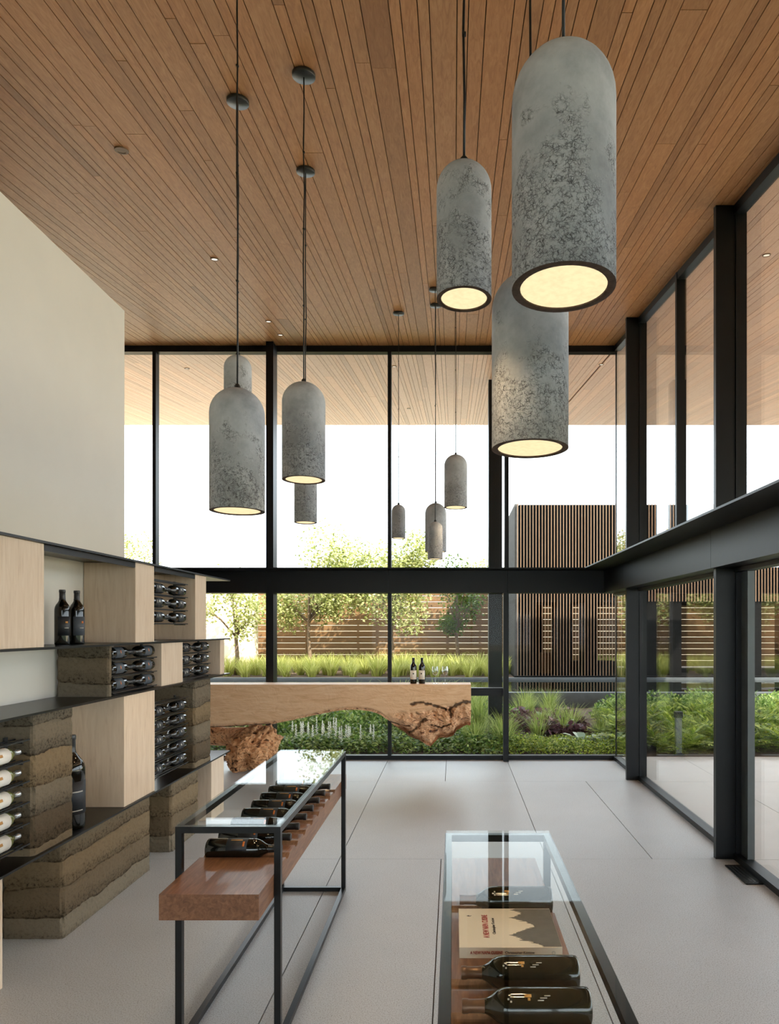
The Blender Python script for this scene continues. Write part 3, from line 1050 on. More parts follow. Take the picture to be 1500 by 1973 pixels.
def tree(name, px_, Y, zb, ztop, crad, crown_px, leafmat, label, n=2600, lean=0.0, leaf=.11):
    rs = random.Random(int(px_))
    X = PX(px_, Y)
    t_ = empty(name, (X, Y, zb), label, 'tree', 'young trees behind the pool')
    zc0 = zb + (ztop - zb) * .36
    obj('trunk', tube('trunk', [(0, 0, 0), (.03, 0, .5), (-.02, .02, 1.1), (lean * .4, 0, zc0 - zb + .3), (lean * .6, 0, (ztop - zb) * .7)], [.07, .06, .05, .04, .015], 8, M['bark']), None, t_, (X, Y, zb))
    cxm = PX(crown_px, Y) - X
    lobes = []
    for k in range(13):
        a = rs.uniform(0, 6.28)
        r = crad * rs.uniform(.25, .85)
        z = rs.uniform(.38, .93) * (ztop - zb)
        f_ = 1 - .55 * abs(z / (ztop - zb) - .62) / .35
        lobes.append((Vector((cxm + math.cos(a) * r * f_, math.sin(a) * r * f_ * .8, z)), crad * rs.uniform(.28, .46)))
    for (c, r) in lobes[:9]:
        obj('branch', tube('branch', [(0, 0, (zc0 - zb)), tuple(Vector((0, 0, zc0 - zb)).lerp(c, .5) + Vector((0, 0, .1))), tuple(c)], [.03, .018, .006], 6, M['bark']), None, t_, (X, Y, zb))
    vs, fs = [], []
    for _ in range(n):
        c, r = rs.choice(lobes)
        d = Vector((rs.gauss(0, 1), rs.gauss(0, 1), rs.gauss(0, 1))).normalized()
        p = c + d * r * rs.uniform(.35, 1.05)
        leaf_quad(vs, fs, p, Vector((rs.uniform(-1, 1), rs.uniform(-1, 1), rs.uniform(-1, .6))), Vector((rs.uniform(-1, 1), rs.uniform(-1, 1), 1)), leaf * rs.uniform(.6, 1.2), leaf * .34)
    o = obj('foliage', mesh('foliage', vs, fs, False, leafmat), None, t_, (X, Y, zb))
    o['kind'] = 'stuff'
    return t_


tree('young_tree', 595, 20.6, .32, PZ(1030, 20.6), 1.85, 608, M['leaf_tree'], 'young light green tree behind pool, left of the middle mullion', 8500)
tree('young_tree', 755, 20.9, .32, PZ(1022, 20.9), 1.75, 764, M['leaf_tree'], 'young light green tree behind pool, at the middle mullion', 8500)
tree('young_tree', 880, 21.6, .32, PZ(1075, 21.6), 1.15, 885, M['leaf_dark'], 'shaded darker green tree against the right end of the fence', 2400)
tree('young_tree', 455, 19.4, .32, PZ(1100, 19.4), 1.15, 458, M['leaf_tree'], 'young light green tree in front of the pale earth wall', 2000)
tree('background_tree', 262, 24.5, .0, PZ(1025, 24.5), 1.5, 250, M['leaf_tree'], 'light green tree top seen left, beside the plaster wall edge', 2600)
tree('background_tree', 690, 27, .0, PZ(1035, 27), 1.7, 680, M['leaf_tree'], 'pale tree crown beyond fence, between the two young trees', 2600)
tree('background_tree', 925, 27, .0, PZ(1075, 27), 1.3, 915, M['leaf_tree'], 'low pale tree crown beyond fence by the exterior column', 1500)

# ------------------------------------------------------------------ bottle shelving along the left wall
XF = -2.12
Zs = [PZ(0, 1) * 0 + 1.7 + .2092 * 2.12, 1.7 - .0497 * 2.12, 1.7 - .2039 * 2.12, 1.7 - .5483 * 2.12]   # shelf heights, top to bottom
Z1, Z2, Z3, Z4 = Zs
TK = 0.012
names = ['topmost', 'second', 'third', 'lowest']
for z, nm in zip(Zs, names):
    s = empty('steel_shelf', (XF, 4, z - TK), '%s long black steel shelf of the bottle display' % nm, 'shelf', 'long steel shelves')
    box('plate', XW + 0.002, XF + 0.018, 1.7, 6.36, z - TK, z, M['steel_shelf'], s)
    if nm == 'topmost':
        box('lip', XF - 0.012, XF + 0.0, 3.50, 4.50, z - TK - 0.036, z - TK, M['steel_shelf'], s)
        box('lip', XF - 0.012, XF + 0.0, 4.79, 5.54, z - TK - 0.036, z - TK, M['steel_shelf'], s)


def YF(px):
    return -XF * F / (VX - px)


def earth_block(y0, y1, z0, z1, x0, x1, label):
    """box with a dense, slightly broken surface: layers step in and out, arrises crumble"""
    cx_, cy_, cz_ = (x0 + x1) / 2, (y0 + y1) / 2, z0
    bm = bmesh.new()
    bmesh.ops.create_cube(bm, size=1.0)
    bmesh.ops.scale(bm, vec=(x1 - x0, y1 - y0, z1 - z0), verts=bm.verts)
    bmesh.ops.translate(bm, vec=(0, 0, (z1 - z0) / 2), verts=bm.verts)
    for ax, d in ((0, x1 - x0), (1, y1 - y0), (2, z1 - z0)):
        n = max(1, int(d / 0.022))
        for i in range(1, n):
            lo = (-d / 2 + d * i / n) if ax < 2 else d * i / n
            co = [0, 0, 0]
            co[ax] = lo
            no = [0, 0, 0]
            no[ax] = 1
            bmesh.ops.bisect_plane(bm, geom=list(bm.verts) + list(bm.edges) + list(bm.faces), plane_co=co, plane_no=no)
    hx, hy = (x1 - x0) / 2, (y1 - y0) / 2
    H_ = z1 - z0
    for v in bm.verts:
        w = Vector((v.co.x + cx_, v.co.y + cy_, v.co.z + cz_))
        n1 = noise.noise(w * 9) * .004 + noise.noise(w * 31) * .0035
        zz_ = w.z + .09 * noise.noise(w * 3.5) * .5 + .045
        band = (zz_ / .155) % 1.0
        groove = -.006 if band < .10 else 0.0
        ex, ey = hx - abs(v.co.x), hy - abs(v.co.y)
        din = .004 + abs(n1) - groove
        if ex < 1e-4:
            v.co.x -= math.copysign(din, v.co.x)
        if ey < 1e-4:
            v.co.y -= math.copysign(din, v.co.y)
        if ex < 1e-4 and ey < 1e-4:
            c = .006 + .012 * max(0, noise.noise(w * 14))
            v.co.x -= math.copysign(c, v.co.x)
            v.co.y -= math.copysign(c, v.co.y)
    me = bpy.data.meshes.new('earth')
    bm.to_mesh(me)
    bm.free()
    me.materials.append(M['earth'])
    o = obj('earth_block', me, None, None, (cx_, cy_, cz_))
    return tag(o, label, 'block', 'rammed earth blocks')


def wood_block(y0, y1, z0, z1, label):
    o = box('wood_block', XW + 0.004, XF, y0, y1, z0 + .0005, z1 - TK - .0005, M['maple'], None, 0.003)
    return tag(o, label, 'block', 'pale wood blocks')


wood_block(2.55, YF(85), Z2, Z1, 'pale wood block at left on the second shelf, cut by the frame')
wood_block(YF(261), YF(297), Z2, Z1, 'pale wood block on the second shelf, right of the two upright bottles')
wood_block(YF(376), YF(397), Z2, Z1, 'narrow pale wood block at right end of the second shelf')
wood_block(YF(311), YF(352), Z3, Z2, 'pale wood block on the third shelf between two bottle racks')
wood_block(YF(424), YF(432), Z3, Z2, 'thin pale wood block at right end of the third shelf')
wood_block(YF(239), YF(298), Z4, Z3, 'tall pale wood block on the lowest shelf, right of the big bottle')
wood_block(2.2, YF(5), 0, Z4, 'pale wood block on the floor at the very left edge')
wood_block(YF(407), YF(431), 0, Z4, 'pale wood block on the floor at the far end of the shelving')
earth_block(YF(212), YF(212) + .05, Z3, Z2 - TK, XW + .004, XF - .0, 'rammed earth block on the third shelf, left of the bottle rack')
earth_block(YF(65), YF(145), Z4, Z3 - TK, XW + .004, XF, 'rammed earth block on the lowest shelf, beside the white-label bottles')
earth_block(YF(376), YF(408), Z4, Z3 - TK, XW + .004, XF, 'rammed earth block at right end of the lowest shelf')
earth_block(YF(122), YF(292), 0, Z4 - TK, XW + .004, XF, 'large rammed earth block standing on the floor under lowest shelf')
earth_block(YF(331), YF(384), 0, Z4 - TK, XW + .004, XF, 'smaller rammed earth block on the floor, second from left')


# ------------------------------------------------------------------ bottles
def bottle_parts(s, rmul=1.0):
    R = .0385 * rmul
    prof = [(0, .006), (R * .6, .003), (R * .88, 0), (R * .97, .003), (R, .012), (R, .186), (R * .985, .196), (R * .93, .207), (R * .80, .219), (R * .62, .229),
            (R * .48, .238), (.0160, .247), (.0145, .256), (.0142, .286), (.0158, .288), (.0158, .297), (.0148, .300), (0, .300)]
    cap = [(.0150, .2478), (.0168, .2478), (.0153, .256), (.0149, .2855), (.0164, .2875), (.0164, .2985), (.0153, .3012), (0, .3014)]
    return [(r * s, z * s) for r, z in prof], [(r * s, z * s) for r, z in cap], R * s


def arc_label(R, z0, z1, ang, seg=14, a0=0.0):
    vs, fs = [], []
    for i in range(seg + 1):
        a = a0 - ang / 2 + ang * i / seg
        for r in (R, R + .0006):
            for z in (z0, z1):
                vs.append((r * math.cos(a), r * math.sin(a), z))
    for i in range(seg):
        b, c = i * 4, i * 4 + 4
        fs += [(b + 2, c + 2, c + 3, b + 3), (b, b + 1, c + 1, c), (b + 1, b + 3, c + 3, c + 1), (b, c, c + 2, b + 2)]
    fs += [(0, 2, 3, 1), (seg * 4, seg * 4 + 1, seg * 4 + 3, seg * 4 + 2)]
    return mesh('label', vs, fs, True)


def make_bottle(s, glass, foil, label, prints, rmul=1.0, lab=(.05, .155, 2.3), name='wine_bottle'):
    pr, cp, R = bottle_parts(s, rmul)
    b = obj(name, lathe('bottle', pr, 28, M[glass]))
    tag(b, 'wine bottle', 'bottle')
    obj('capsule', lathe('capsule', cp, 20, M[foil]), None, b)
    if label:
        obj('label', arc_label(R + .0004, lab[0] * s, lab[1] * s, lab[2]), M[label], b)
    for (z0, z1, ang, mt, a0) in prints:
        obj('print', arc_label(R + .0014, z0 * s, z1 * s, ang, 4, a0), M[mt], b)
    b['_used'] = False
    return b


used = {}


def put(proto, loc, rot, label, group):
    """first use moves the prototype itself, later uses copy it with its parts"""
    if not proto['_used']:
        proto['_used'] = True
        o = proto
        o.location = loc
    else:
        o = copy_thing(proto, loc)
    o.rotation_euler = rot
    o['label'] = label
    if group:
        o['group'] = group
    return o


def rot_axis(d, roll):
    """euler that lays the bottle axis along d with its label turned to the side 'roll' points to"""
    d = Vector(d).normalized()
    xax = (Vector(roll) - d * Vector(roll).dot(d)).normalized()
    yax = d.cross(xax)
    return Matrix((xax, yax, d)).transposed().to_euler()


B_up = make_bottle(1.08, 'bottle', 'foil', 'label_dark', [(.118, .128, .35, 'print_gold', 0), (.09, .094, .6, 'print_pale', 0)])
B_up2 = make_bottle(1.08, 'bottle', 'foil', 'label_slate', [(.118, .130, .3, 'print_orange', 0.1), (.09, .094, .6, 'print_pale', 0)])
B_rack = make_bottle(1.0, 'bottle', 'foil', 'label_dark', [(.10, .118, .4, 'print_pale', 0), (.07, .075, .7, 'print_pale', 0)])
B_rack2 = make_bottle(1.0, 'bottle', 'foil', 'label_slate', [(.10, .108, .5, 'print_orange', 0)])
B_white = make_bottle(1.0, 'bottle_white', 'foil_silver', 'label_white', [(.08, .125, .35, 'print_gold', 0), (.06, .068, .5, 'print_orange', .2)], lab=(.07, .188, 2.6))
B_table = make_bottle(1.07, 'bottle', 'foil', 'label_dark', [(.150, .158, .5, 'print_orange', .35), (.10, .147, .10, 'print_gold', -.1)], 1.05, (.085, .168, 2.0))
B_case = make_bottle(1.07, 'bottle_olive', 'foil_bronze', None, [(.096, .110, .05, 'print_pale', .30), (.104, .120, .05, 'print_pale', .18), (.112, .126, .05, 'print_pale', .06), (.140, .156, .16, 'print_gold', .30), (.143, .149, .14, 'print_gold', .12), (.186, .190, .09, 'print_pale', .25), (.192, .196, .09, 'print_pale', .12), (.186, .190, .09, 'print_pale', 0.0)], 1.08)
B_bar = make_bottle(1.0, 'bottle', 'foil', 'label_white', [(.11, .125, .4, 'print_black', 0)])
B_big = make_bottle(1.78, 'bottle', 'foil', 'label_dark', [(.12, .124, .9, 'print_pale', 0), (.06, .063, .9, 'print_pale', 0)], 1.12)

# upright bottles
put(B_up, (-2.31, -2.31 * F / (120 - VX), Z2), (0, 0, -.5), 'upright dark wine bottle on the second shelf, the left of the pair', 'upright pair of bottles')
put(B_up2, (-2.28, -2.28 * F / (148 - VX), Z2), (0, 0, -.4), 'upright dark wine bottle with grey label, right of the pair', 'upright pair of bottles')
put(B_big, (-2.215, 3.905, Z4), (0, 0, -.6), 'very large upright dark bottle on the lowest shelf beside pale wood', None)
put(B_bar, (PX(796, 7.9), 7.9, 1.0385), (0, 0, -1.5), 'white-labelled wine bottle on the bar slab, left one', 'bottles on the bar slab')
put(B_bar, (PX(812.5, 7.9), 7.9, 1.0385), (0, 0, -1.7), 'white-labelled wine bottle on the bar slab, right one beside glasses', 'bottles on the bar slab')

# racks
LEV = ['top', 'second', 'third', 'fourth', 'bottom']


def rack(y0, y1, zs, where, proto, mode, X=-2.172, top_rod=True):
    r = empty('bottle_rack', (X, (y0 + y1) / 2, zs[-1] - .05), 'black steel rod rack %s' % where, 'bottle rack', 'steel bottle racks')
    pitch = zs[0] - zs[1]
    rod = (y1 - y0)
    lv = list(zs) + ([zs[0] + pitch] if top_rod else [])
    for z in lv:
        for dx in (-.036, 0.0, .036):
            zz_ = z - .0455 - (0.004 if dx else 0.006)
            obj('rod', box_mesh(.007, rod, .007, M['rod']), None, r, (X + dx, (y0 + y1) / 2, zz_))
    for yy in (y0 + .02, y1 - .06):
        box('upright', X - .05, X - .040, yy - .012, yy + .012, zs[-1] - .055, lv[0] + .05 if not top_rod else lv[-1] - .03, M['rod'], r)
        for z in lv:
            box('bracket', X - .046, X + .042, yy - .004, yy + .004, z - .0605, z - .0535, M['rod'], r)
    ln = .300
    n = len(zs)
    for i, z in enumerate(zs):
        lev = 'top' if i == 0 else ('bottom' if i == n - 1 else ['', 'second', 'third', 'fourth'][i])
        zc_ = z - .0015
        if mode == 'pair':
            put(proto, (X, y0 + .004, zc_), rot_axis((0, 1, 0), (1, -.25, .25)), 'dark bottle lying at left, %s level of the rack %s' % (lev, where), 'bottles in the rack ' + where)
            put(proto, (X, y0 + .004 + 2 * ln + .004, zc_), rot_axis((0, -1, 0), (1, -.25, .25)), 'dark bottle lying at right, %s level of the rack %s' % (lev, where), 'bottles in the rack ' + where)
        else:
            put(proto, (X, y1 - .028 - ln, zc_), rot_axis((0, 1, 0), (1, -.45, .3)), 'white-labelled bottle lying on the %s level of the left rack' % lev, 'white-labelled bottles')


rack(YF(297) + .008, YF(297) + .64, [Z2 + .39, Z2 + .285, Z2 + .18], 'on the second shelf', B_rack, 'pair')
rack(YF(212) + .056, YF(212) + .69, [Z3 + .265, Z3 + .165, Z3 + .065], 'beside the earth block', B_rack2, 'pair', top_rod=False)
rack(YF(352) + .006, YF(352) + .64, [Z3 + .265, Z3 + .165, Z3 + .065], 'at right on the third shelf', B_rack, 'pair', top_rod=False)
rack(YF(298) + .008, YF(298) + .64, [Z4 + .545, Z4 + .44, Z4 + .335, Z4 + .23, Z4 + .125], 'on the lowest shelf', B_rack, 'pair')
rack(2.75, 3.40, [Z4 + .54, Z4 + .435, Z4 + .33, Z4 + .225, Z4 + .12], 'of white-labelled bottles at left', B_white, 'single')


# ------------------------------------------------------------------ display tables
def frame_table(x0, x1, y0, y1, zt_, label):
    b = .026
    t_ = empty('display_table', ((x0 + x1) / 2, (y0 + y1) / 2, 0), label, 'table', 'steel and glass display tables')
    st = M['steel_shelf']
    for xx in (x0, x1 - b):
        for yy in (y0, y1 - b):
            box('leg', xx, xx + b, yy, yy + b, 0, zt_ - b, st, t_)
        box('floor_rail', xx, xx + b, y0 + b, y1 - b, 0.0, b, st, t_)
        box('top_rail', xx, xx + b, y0, y1, zt_ - b, zt_, st, t_)
    for yy in (y0, y1 - b):
        box('floor_rail', x0 + b, x1 - b, yy, yy + b, 0.0, b, st, t_)
        box('top_rail', x0 + b, x1 - b, yy, yy + b, zt_ - b, zt_, st, t_)
    box('glass_top', x0 + .004, x1 - .004, y0 + .004, y1 - .004, zt_ + .0005, zt_ + .0105, M['glass_top'], t_)
    for xx in (x0 + b, x1 - b - .012):
        pass
    return t_


ZP, TP = .7087, .096


def plank(parent, x0, x1, y0, y1, grooves, R=.043, depth=.016):
    """thick plank whose top is scooped where bottles lie across it"""
    prof = [(y0, ZP)]
    hw = math.sqrt(R * R - (R - depth) ** 2)
    for gy in sorted(grooves):
        for i in range(9):
            yy = gy - hw + 2 * hw * i / 8
            prof.append((yy, ZP + (R - depth) - math.sqrt(max(0, R * R - (yy - gy) ** 2))))
    prof.append((y1, ZP))
    vs, fs = [], []
    n = len(prof)
    cx_, cy_ = (x0 + x1) / 2, (y0 + y1) / 2
    for x in (x0, x1):
        for (y, z) in prof:
            vs.append((x - cx_, y - cy_, z - ZP))
        for (y, z) in prof:
            vs.append((x - cx_, y - cy_, -TP))
    o2 = 2 * n
    for i in range(n - 1):
        fs.append((i, o2 + i, o2 + i + 1, i + 1))
        fs.append((n + i, n + i + 1, o2 + n + i + 1, o2 + n + i))
        fs.append((i, i + 1, n + i + 1, n + i))
        fs.append((o2 + i, o2 + n + i, o2 + n + i + 1, o2 + i + 1))
    fs.append((0, n, o2 + n, o2))
    fs.append((n - 1, o2 + n - 1, o2 + 2 * n - 1, 2 * n - 1))
    me = mesh('plank', vs, fs, False, M['walnut'])
    bm = bmesh.new()
    bm.from_mesh(me)
    bmesh.ops.recalc_face_normals(bm, faces=bm.faces)
    bm.to_mesh(me)
    bm.free()
    return obj('plank', me, None, parent, (cx_, cy_, ZP))


T1 = frame_table(-1.117, -.694, 2.71, 4.36, .897, 'black steel display table with glass top holding eight bottles, left')
yb = [2.936, 3.10, 3.265, 3.43, 3.593, 3.755, 3.92, 4.08]
plank(T1, -1.0905, -.7205, 2.50, 4.54, yb)
ordn = ['nearest', 'second', 'third', 'fourth', 'fifth', 'sixth', 'seventh', 'farthest']
for y, od in zip(yb, ordn):
    put(B_table, (-1.068, y, ZP + .027), rot_axis((1, 0, 0), (0, -.45, .9)), 'dark wine bottle lying on the left table plank, %s of eight' % od, 'bottles on the left table')
T2 = frame_table(-.032, .376, 1.02, 2.636, .895, 'black steel display table with glass top over a book, right foreground')
yb2 = [1.705, 1.87, 2.37]
plank(T2, -.006, .35, .86, 2.895, yb2, .045, .012)
for y, od in zip(yb2, ('nearest the viewer', 'in front of the book', 'behind the book')):
    put(B_case, (.344, y, ZP + .0335), rot_axis((-1, 0, 0), (0, -.75, .65)), 'olive dark wine bottle lying on the right table, %s' % od, 'bottles on the right table')


# book
def text_mesh(txt, size, ext=0.0006, bold=False):
    cu = bpy.data.curves.new('txt', 'FONT')
    cu.body = txt
    cu.size = size
    cu.extrude = ext / 2
    cu.align_x = 'LEFT'
    if bold:
        cu.offset = size * .006
    cu.resolution_u = 3
    to = bpy.data.objects.new('txt', cu)
    COL.objects.link(to)
    dg = bpy.context.evaluated_depsgraph_get()
    me = bpy.data.meshes.new_from_object(to.evaluated_get(dg))
    bpy.data.objects.remove(to, do_unlink=True)
    bpy.data.curves.remove(cu)
    return me


bx0, bx1, by0, by1, bz0, bz1 = .018, .326, 2.02, 2.298, ZP, ZP + .032
bk = empty('book', ((bx0 + bx1) / 2, (by0 + by1) / 2, ZP), 'cream hardback cookbook with tree silhouette cover on right table', 'book')
box('back_cover', bx0, bx1, by0 + .002, by1, bz0, bz0 + .003, M['cover'], bk)
box('pages', bx0 + .004, bx1 - .004, by0 + .004, by1 - .004, bz0 + .003, bz1 - .003, M['paper'], bk)
fc = box('front_cover', bx0, bx1, by0 + .002, by1, bz1 - .003, bz1, M['cover'], bk)
spn = box('spine', bx0, bx1, by0 - .001, by0 + .002, bz0, bz1, M['cover'], bk)


def put_text(txt, width, height, mat, loc, rot, parent, bold=False, nm='lettering'):
    me = text_mesh(txt, 1.0, 0.0006, bold)
    xs_ = [v.co.x for v in me.vertices]
    ys_ = [v.co.y for v in me.vertices]
    w, h_ = max(xs_) - min(xs_), max(ys_) - min(ys_)
    for v in me.vertices:
        v.co.x = (v.co.x - min(xs_)) * width / w
        v.co.y = (v.co.y - min(ys_)) * height / h_
    me.materials.clear()
    me.materials.append(mat)
    return obj(nm, me, None, parent, loc, rot)


zt_ = bz1 + .0005
put_text('A NEW NAPA CUISINE', .165, .019, M['print_red'], (.112, 2.082, zt_), (0, 0, math.pi / 2), fc, True)
put_text('Christopher Kostow', .115, .013, M['print_black'], (.136, 2.108, zt_), (0, 0, math.pi / 2), fc)
put_text('A NEW NAPA CUISINE', .098, .0095, M['print_red'], (.050, by0 - .0015, bz0 + .012), (math.pi / 2, 0, 0), spn, True)
put_text('Christopher Kostow', .088, .0105, M['print_black'], (.155, by0 - .0015, bz0 + .0105), (math.pi / 2, 0, 0), spn)
ring = lathe('emblem', [(.0042, 0), (.0058, 0), (.0058, .0006), (.0042, .0006)], 16, M['print_pale'], False)
obj('emblem', ring, None, spn, (.300, by0 - .0015, bz0 + .016), (math.pi / 2, 0, 0))
rs = random.Random(5)
outl = [(bx1 - .001, by0 + .004)]
vs = []
# dark wooded band along the right edge, two conifers pointing left
edge = []
for i in range(150):
    yy = by0 + .004 + (by1 - by0 - .008) * i / 149
    base_ = .268 + .01 * math.sin(i * .2)
    for (cy_, tip, wd) in ((2.10, .176, .075), (2.225, .186, .055), (2.285, .19, .04)):
        d = abs(yy - cy_) / wd
        if d < 1:
            base_ = min(base_, tip + (base_ - tip) * d ** .8 + rs.uniform(-.02, .012) * (1 - abs(2 * d - 1)) * (1 if i % 3 else .3))
    edge.append((base_ + rs.uniform(-.004, .004), yy))
vs, fs = [], []
for i, (ex_, yy) in enumerate(edge):
    vs += [(ex_, yy, 0), (bx1 - .0005, yy, 0), (ex_, yy, .0005), (bx1 - .0005, yy, .0005)]
for i in range(len(edge) - 1):
    b, c = 4 * i, 4 * i + 4
    fs += [(b + 2, b + 3, c + 3, c + 2), (b, c, c + 1, b + 1), (b, b + 2, c + 2, c)]
obj('cover_print', mesh('cover_print', [(a, b, c + bz1 + .0001) for a, b, c in vs], fs, False, M['print_grey']), None, fc, (0, 0, 0))
bird = [(0, 0), (.004, .003), (.009, .004), (.006, .001), (.010, -.001), (.013, .0005), (.016, .0045), (.0135, -.0025), (.008, -.004), (.003, -.0025)]
bv = [(x, y, 0) for x, y in bird] + [(x, y, .0005) for x, y in bird]
nb = len(bird)
obj('bird_print', mesh('bird_print', bv, [tuple(range(nb))[::-1], tuple(range(nb, 2 * nb))] + [(i, (i + 1) % nb, nb + (i + 1) % nb, nb + i) for i in range(nb)], False, M['print_black']), None, fc, (.044, 2.24, bz1 + .0002))

# ------------------------------------------------------------------ live edge bar slab
YS0, YS1 = 7.75, 8.06
ZS = 1.0385
bc = empty('bar_slab', (PX(660, YS0), 8.05, 0), 'massive live edge wood bar slab with rough burl underside', 'bar counter')
cont = [(330, 1408), (408, 1403), (430, 1402), (520, 1396), (545, 1391), (580, 1384), (620, 1375), (655, 1369), (690, 1368), (715, 1371), (733, 1378), (746, 1388), (758, 1402),
        (775, 1411), (790, 1423), (806, 1429), (818, 1436), (828, 1442), (836, 1432), (845, 1424), (862, 1424), (873, 1420), (879, 1409), (892, 1402), (900, 1399), (907, 1398)]


def contour(px):
    for (a, ya), (b, yb_) in zip(cont[:-1], cont[1:]):
        if a <= px <= b:
            return ya + (yb_ - ya) * (px - a) / (b - a)
    return cont[-1][1]


NXS, NVS = 330, 90
vs, fs, at_b, at_c = [], [], [], []


def sstep(a, b, x):
    q = max(0, min(1, (x - a) / (b - a)))
    return q * q * (3 - 2 * q)


def crackline(px, py):
    """two long bark-filled folds and some short ones in the burl"""
    v = 0.0
    for pts, w in (([(792, 1357), (810, 1353), (830, 1358), (858, 1367)], 3.0), ([(866, 1368), (878, 1358), (893, 1353), (908, 1353)], 4.5), ([(782, 1420), (800, 1405), (815, 1387), (820, 1386)], 3.0),
                   ([(748, 1392), (765, 1398), (788, 1400)], 2.0), ([(830, 1398), (850, 1404), (868, 1396)], 2.0), ([(866, 1368), (869, 1380)], 3.0)):
        for (a, b), (c, d) in zip(pts[:-1], pts[1:]):
            t_ = max(0, min(1, ((px - a) * (c - a) + (py - b) * (d - b)) / ((c - a) ** 2 + (d - b) ** 2)))
            dd = math.hypot(px - a - t_ * (c - a), py - b - t_ * (d - b))
            dd += 3.2 * noise.noise((px * .16, py * .16, 3))
            v = max(v, 1 - sstep(w * .25, w * 1.0, dd))
    return v


for i in range(NXS + 1):
    px = 330 + (907 - 330) * i / NXS
    cb = contour(px)
    if px < 906:
        cb += 2.5 * noise.noise((px * .09, 0, 0)) * (1 if px > 735 else .3)
    for j in range(NVS + 1):
        tv = j / NVS
        py = 1319 + (cb - 1319) * tv
        edge_d = cb - py
        right_ = sstep(735, 775, px)
        top_of_burl = 1372 - 12 * sstep(790, 870, px) + 6 * noise.noise((px * .03, 5, 0))
        bm_ = right_ * sstep(top_of_burl - 6, top_of_burl + 10, py)
        rim = (1 - sstep(3, 8, edge_d)) * .9
        bval = max(bm_, rim)
        cval = crackline(px, py)
        if px < 520:
            cval = max(cval, 0.8 * (1 - sstep(1, 4, edge_d)))
        X = PX(px, YS0)
        Z = PZ(py, YS0)
        p3 = Vector((X, 0, Z))
        lump = noise.fractal(p3 * 5, 1.0, 2.0, 5) * .075 + abs(noise.noise(p3 * 13)) * .03
        dy = bm_ * (.03 + lump) + rim * .02 + cval * .03
        dy += .16 * (1 - sstep(0, 26, edge_d)) ** 2 * bm_
        vs.append((X, YS0 + max(dy, 0.0), Z))
        at_b.append(bval)
        at_c.append(min(1, cval))
W1 = NVS + 1
for i in range(NXS):
    for j in range(NVS):
        a = i * W1 + j
        fs.append((a, a + 1, a + W1 + 1, a + W1))
nb0 = len(vs)
for i in range(NXS + 1):
    px = 330 + (907 - 330) * i / NXS
    ztop_ = vs[i * W1][2]
    zbot = vs[i * W1 + NVS][2]
    X = vs[i * W1][0]
    vs.append((X, YS1, ztop_))
    vs.append((X, YS1, zbot + .03))
    vs.append((X, (YS0 + YS1) / 2, zbot - .01 + .02 * noise.noise((X * 6, 1, 1))))
    at_b += [0, 1, 1]
    at_c += [0, .3, .5]
for i in range(NXS):
    a, b = i * W1, (i + 1) * W1
    p, q = nb0 + 3 * i, nb0 + 3 * i + 3
    fs.append((a, b, q, p))                      # top
    fs.append((p, q, q + 1, p + 1))              # back
    fs.append((p + 1, q + 1, q + 2, p + 2))      # underside, back half
    fs.append((p + 2, q + 2, b + NVS, a + NVS))  # underside, front half
fs.append(tuple([nb0, nb0 + 1, nb0 + 2] + [j for j in range(NVS, -1, -1)]))
last = NXS * W1
pe = nb0 + 3 * NXS
fs.append(tuple([pe + 2, pe + 1, pe] + [last + j for j in range(0, NVS + 1)]))
me = mesh('slab', vs, fs, False, M['slab'])
for nm, dat in (('burl', at_b), ('crack', at_c)):
    a_ = me.attributes.new(nm, 'FLOAT', 'POINT')
    a_.data.foreach_set('value', dat)
bm = bmesh.new()
bm.from_mesh(me)
bmesh.ops.recalc_face_normals(bm, faces=bm.faces)
bm.to_mesh(me)
bm.free()
obj('slab', me, None, bc, (0, 0, 0))
# burl root under the left end, down to the floor
bm = bmesh.new()
bmesh.ops.create_icosphere(bm, subdivisions=6, radius=1.0)
for v in bm.verts:
    d = v.co.normalized()
    n1 = noise.fractal(d * 1.8 + Vector((3, 1, 0)), 1.0, 2.0, 5) * .26 + abs(noise.noise(d * 3.2)) * -.30 + abs(noise.noise(d * 9)) * -.05
    s = 1.06 + n1
    v.co = Vector((d.x * .31 * s, d.y * .27 * s, d.z * .27 * s))
    v.co.x += v.co.z * .3
    v.co.z = max(v.co.z, -.262)
for f_ in bm.faces:
    f_.smooth = True
me = bpy.data.meshes.new('burl')
bm.to_mesh(me)
bm.free()
obj('burl_root', me, M['burl'], bc, (PX(484, 8.02), 8.02, .262))
# gnarled lower ledge running left from the root
obj('root_ledge', tube('root_ledge', [(-1.1, .1, .14), (-.7, .06, .12), (-.35, .03, .10), (0, 0, .1)], [.13, .12, .11, .12], 14, M['burl']), None, bc, (PX(484, 8.1), 8.1, .28))


def wine_glass(px, label):
    Y = 7.9
    prof = [(0, 0), (.034, 0), (.034, .0015), (.010, .005), (.0038, .012), (.0036, .085), (.008, .093), (.026, .110), (.038, .135), (.040, .155), (.033, .200), (.0318, .200), (.0385, .155), (.0365, .136), (.024, .112), (0, .096)]
    o = obj('wine_glass', lathe('wine_glass', prof, 24, M['stemware']), None, None, (PX(px, Y), Y, ZS))
    tag(o, label, 'wine glass', 'glasses on the bar slab')


wine_glass(838, 'clear stemmed wine glass on the bar slab, nearer the bottles')
wine_glass(857, 'clear stemmed wine glass on the bar slab, rightmost')


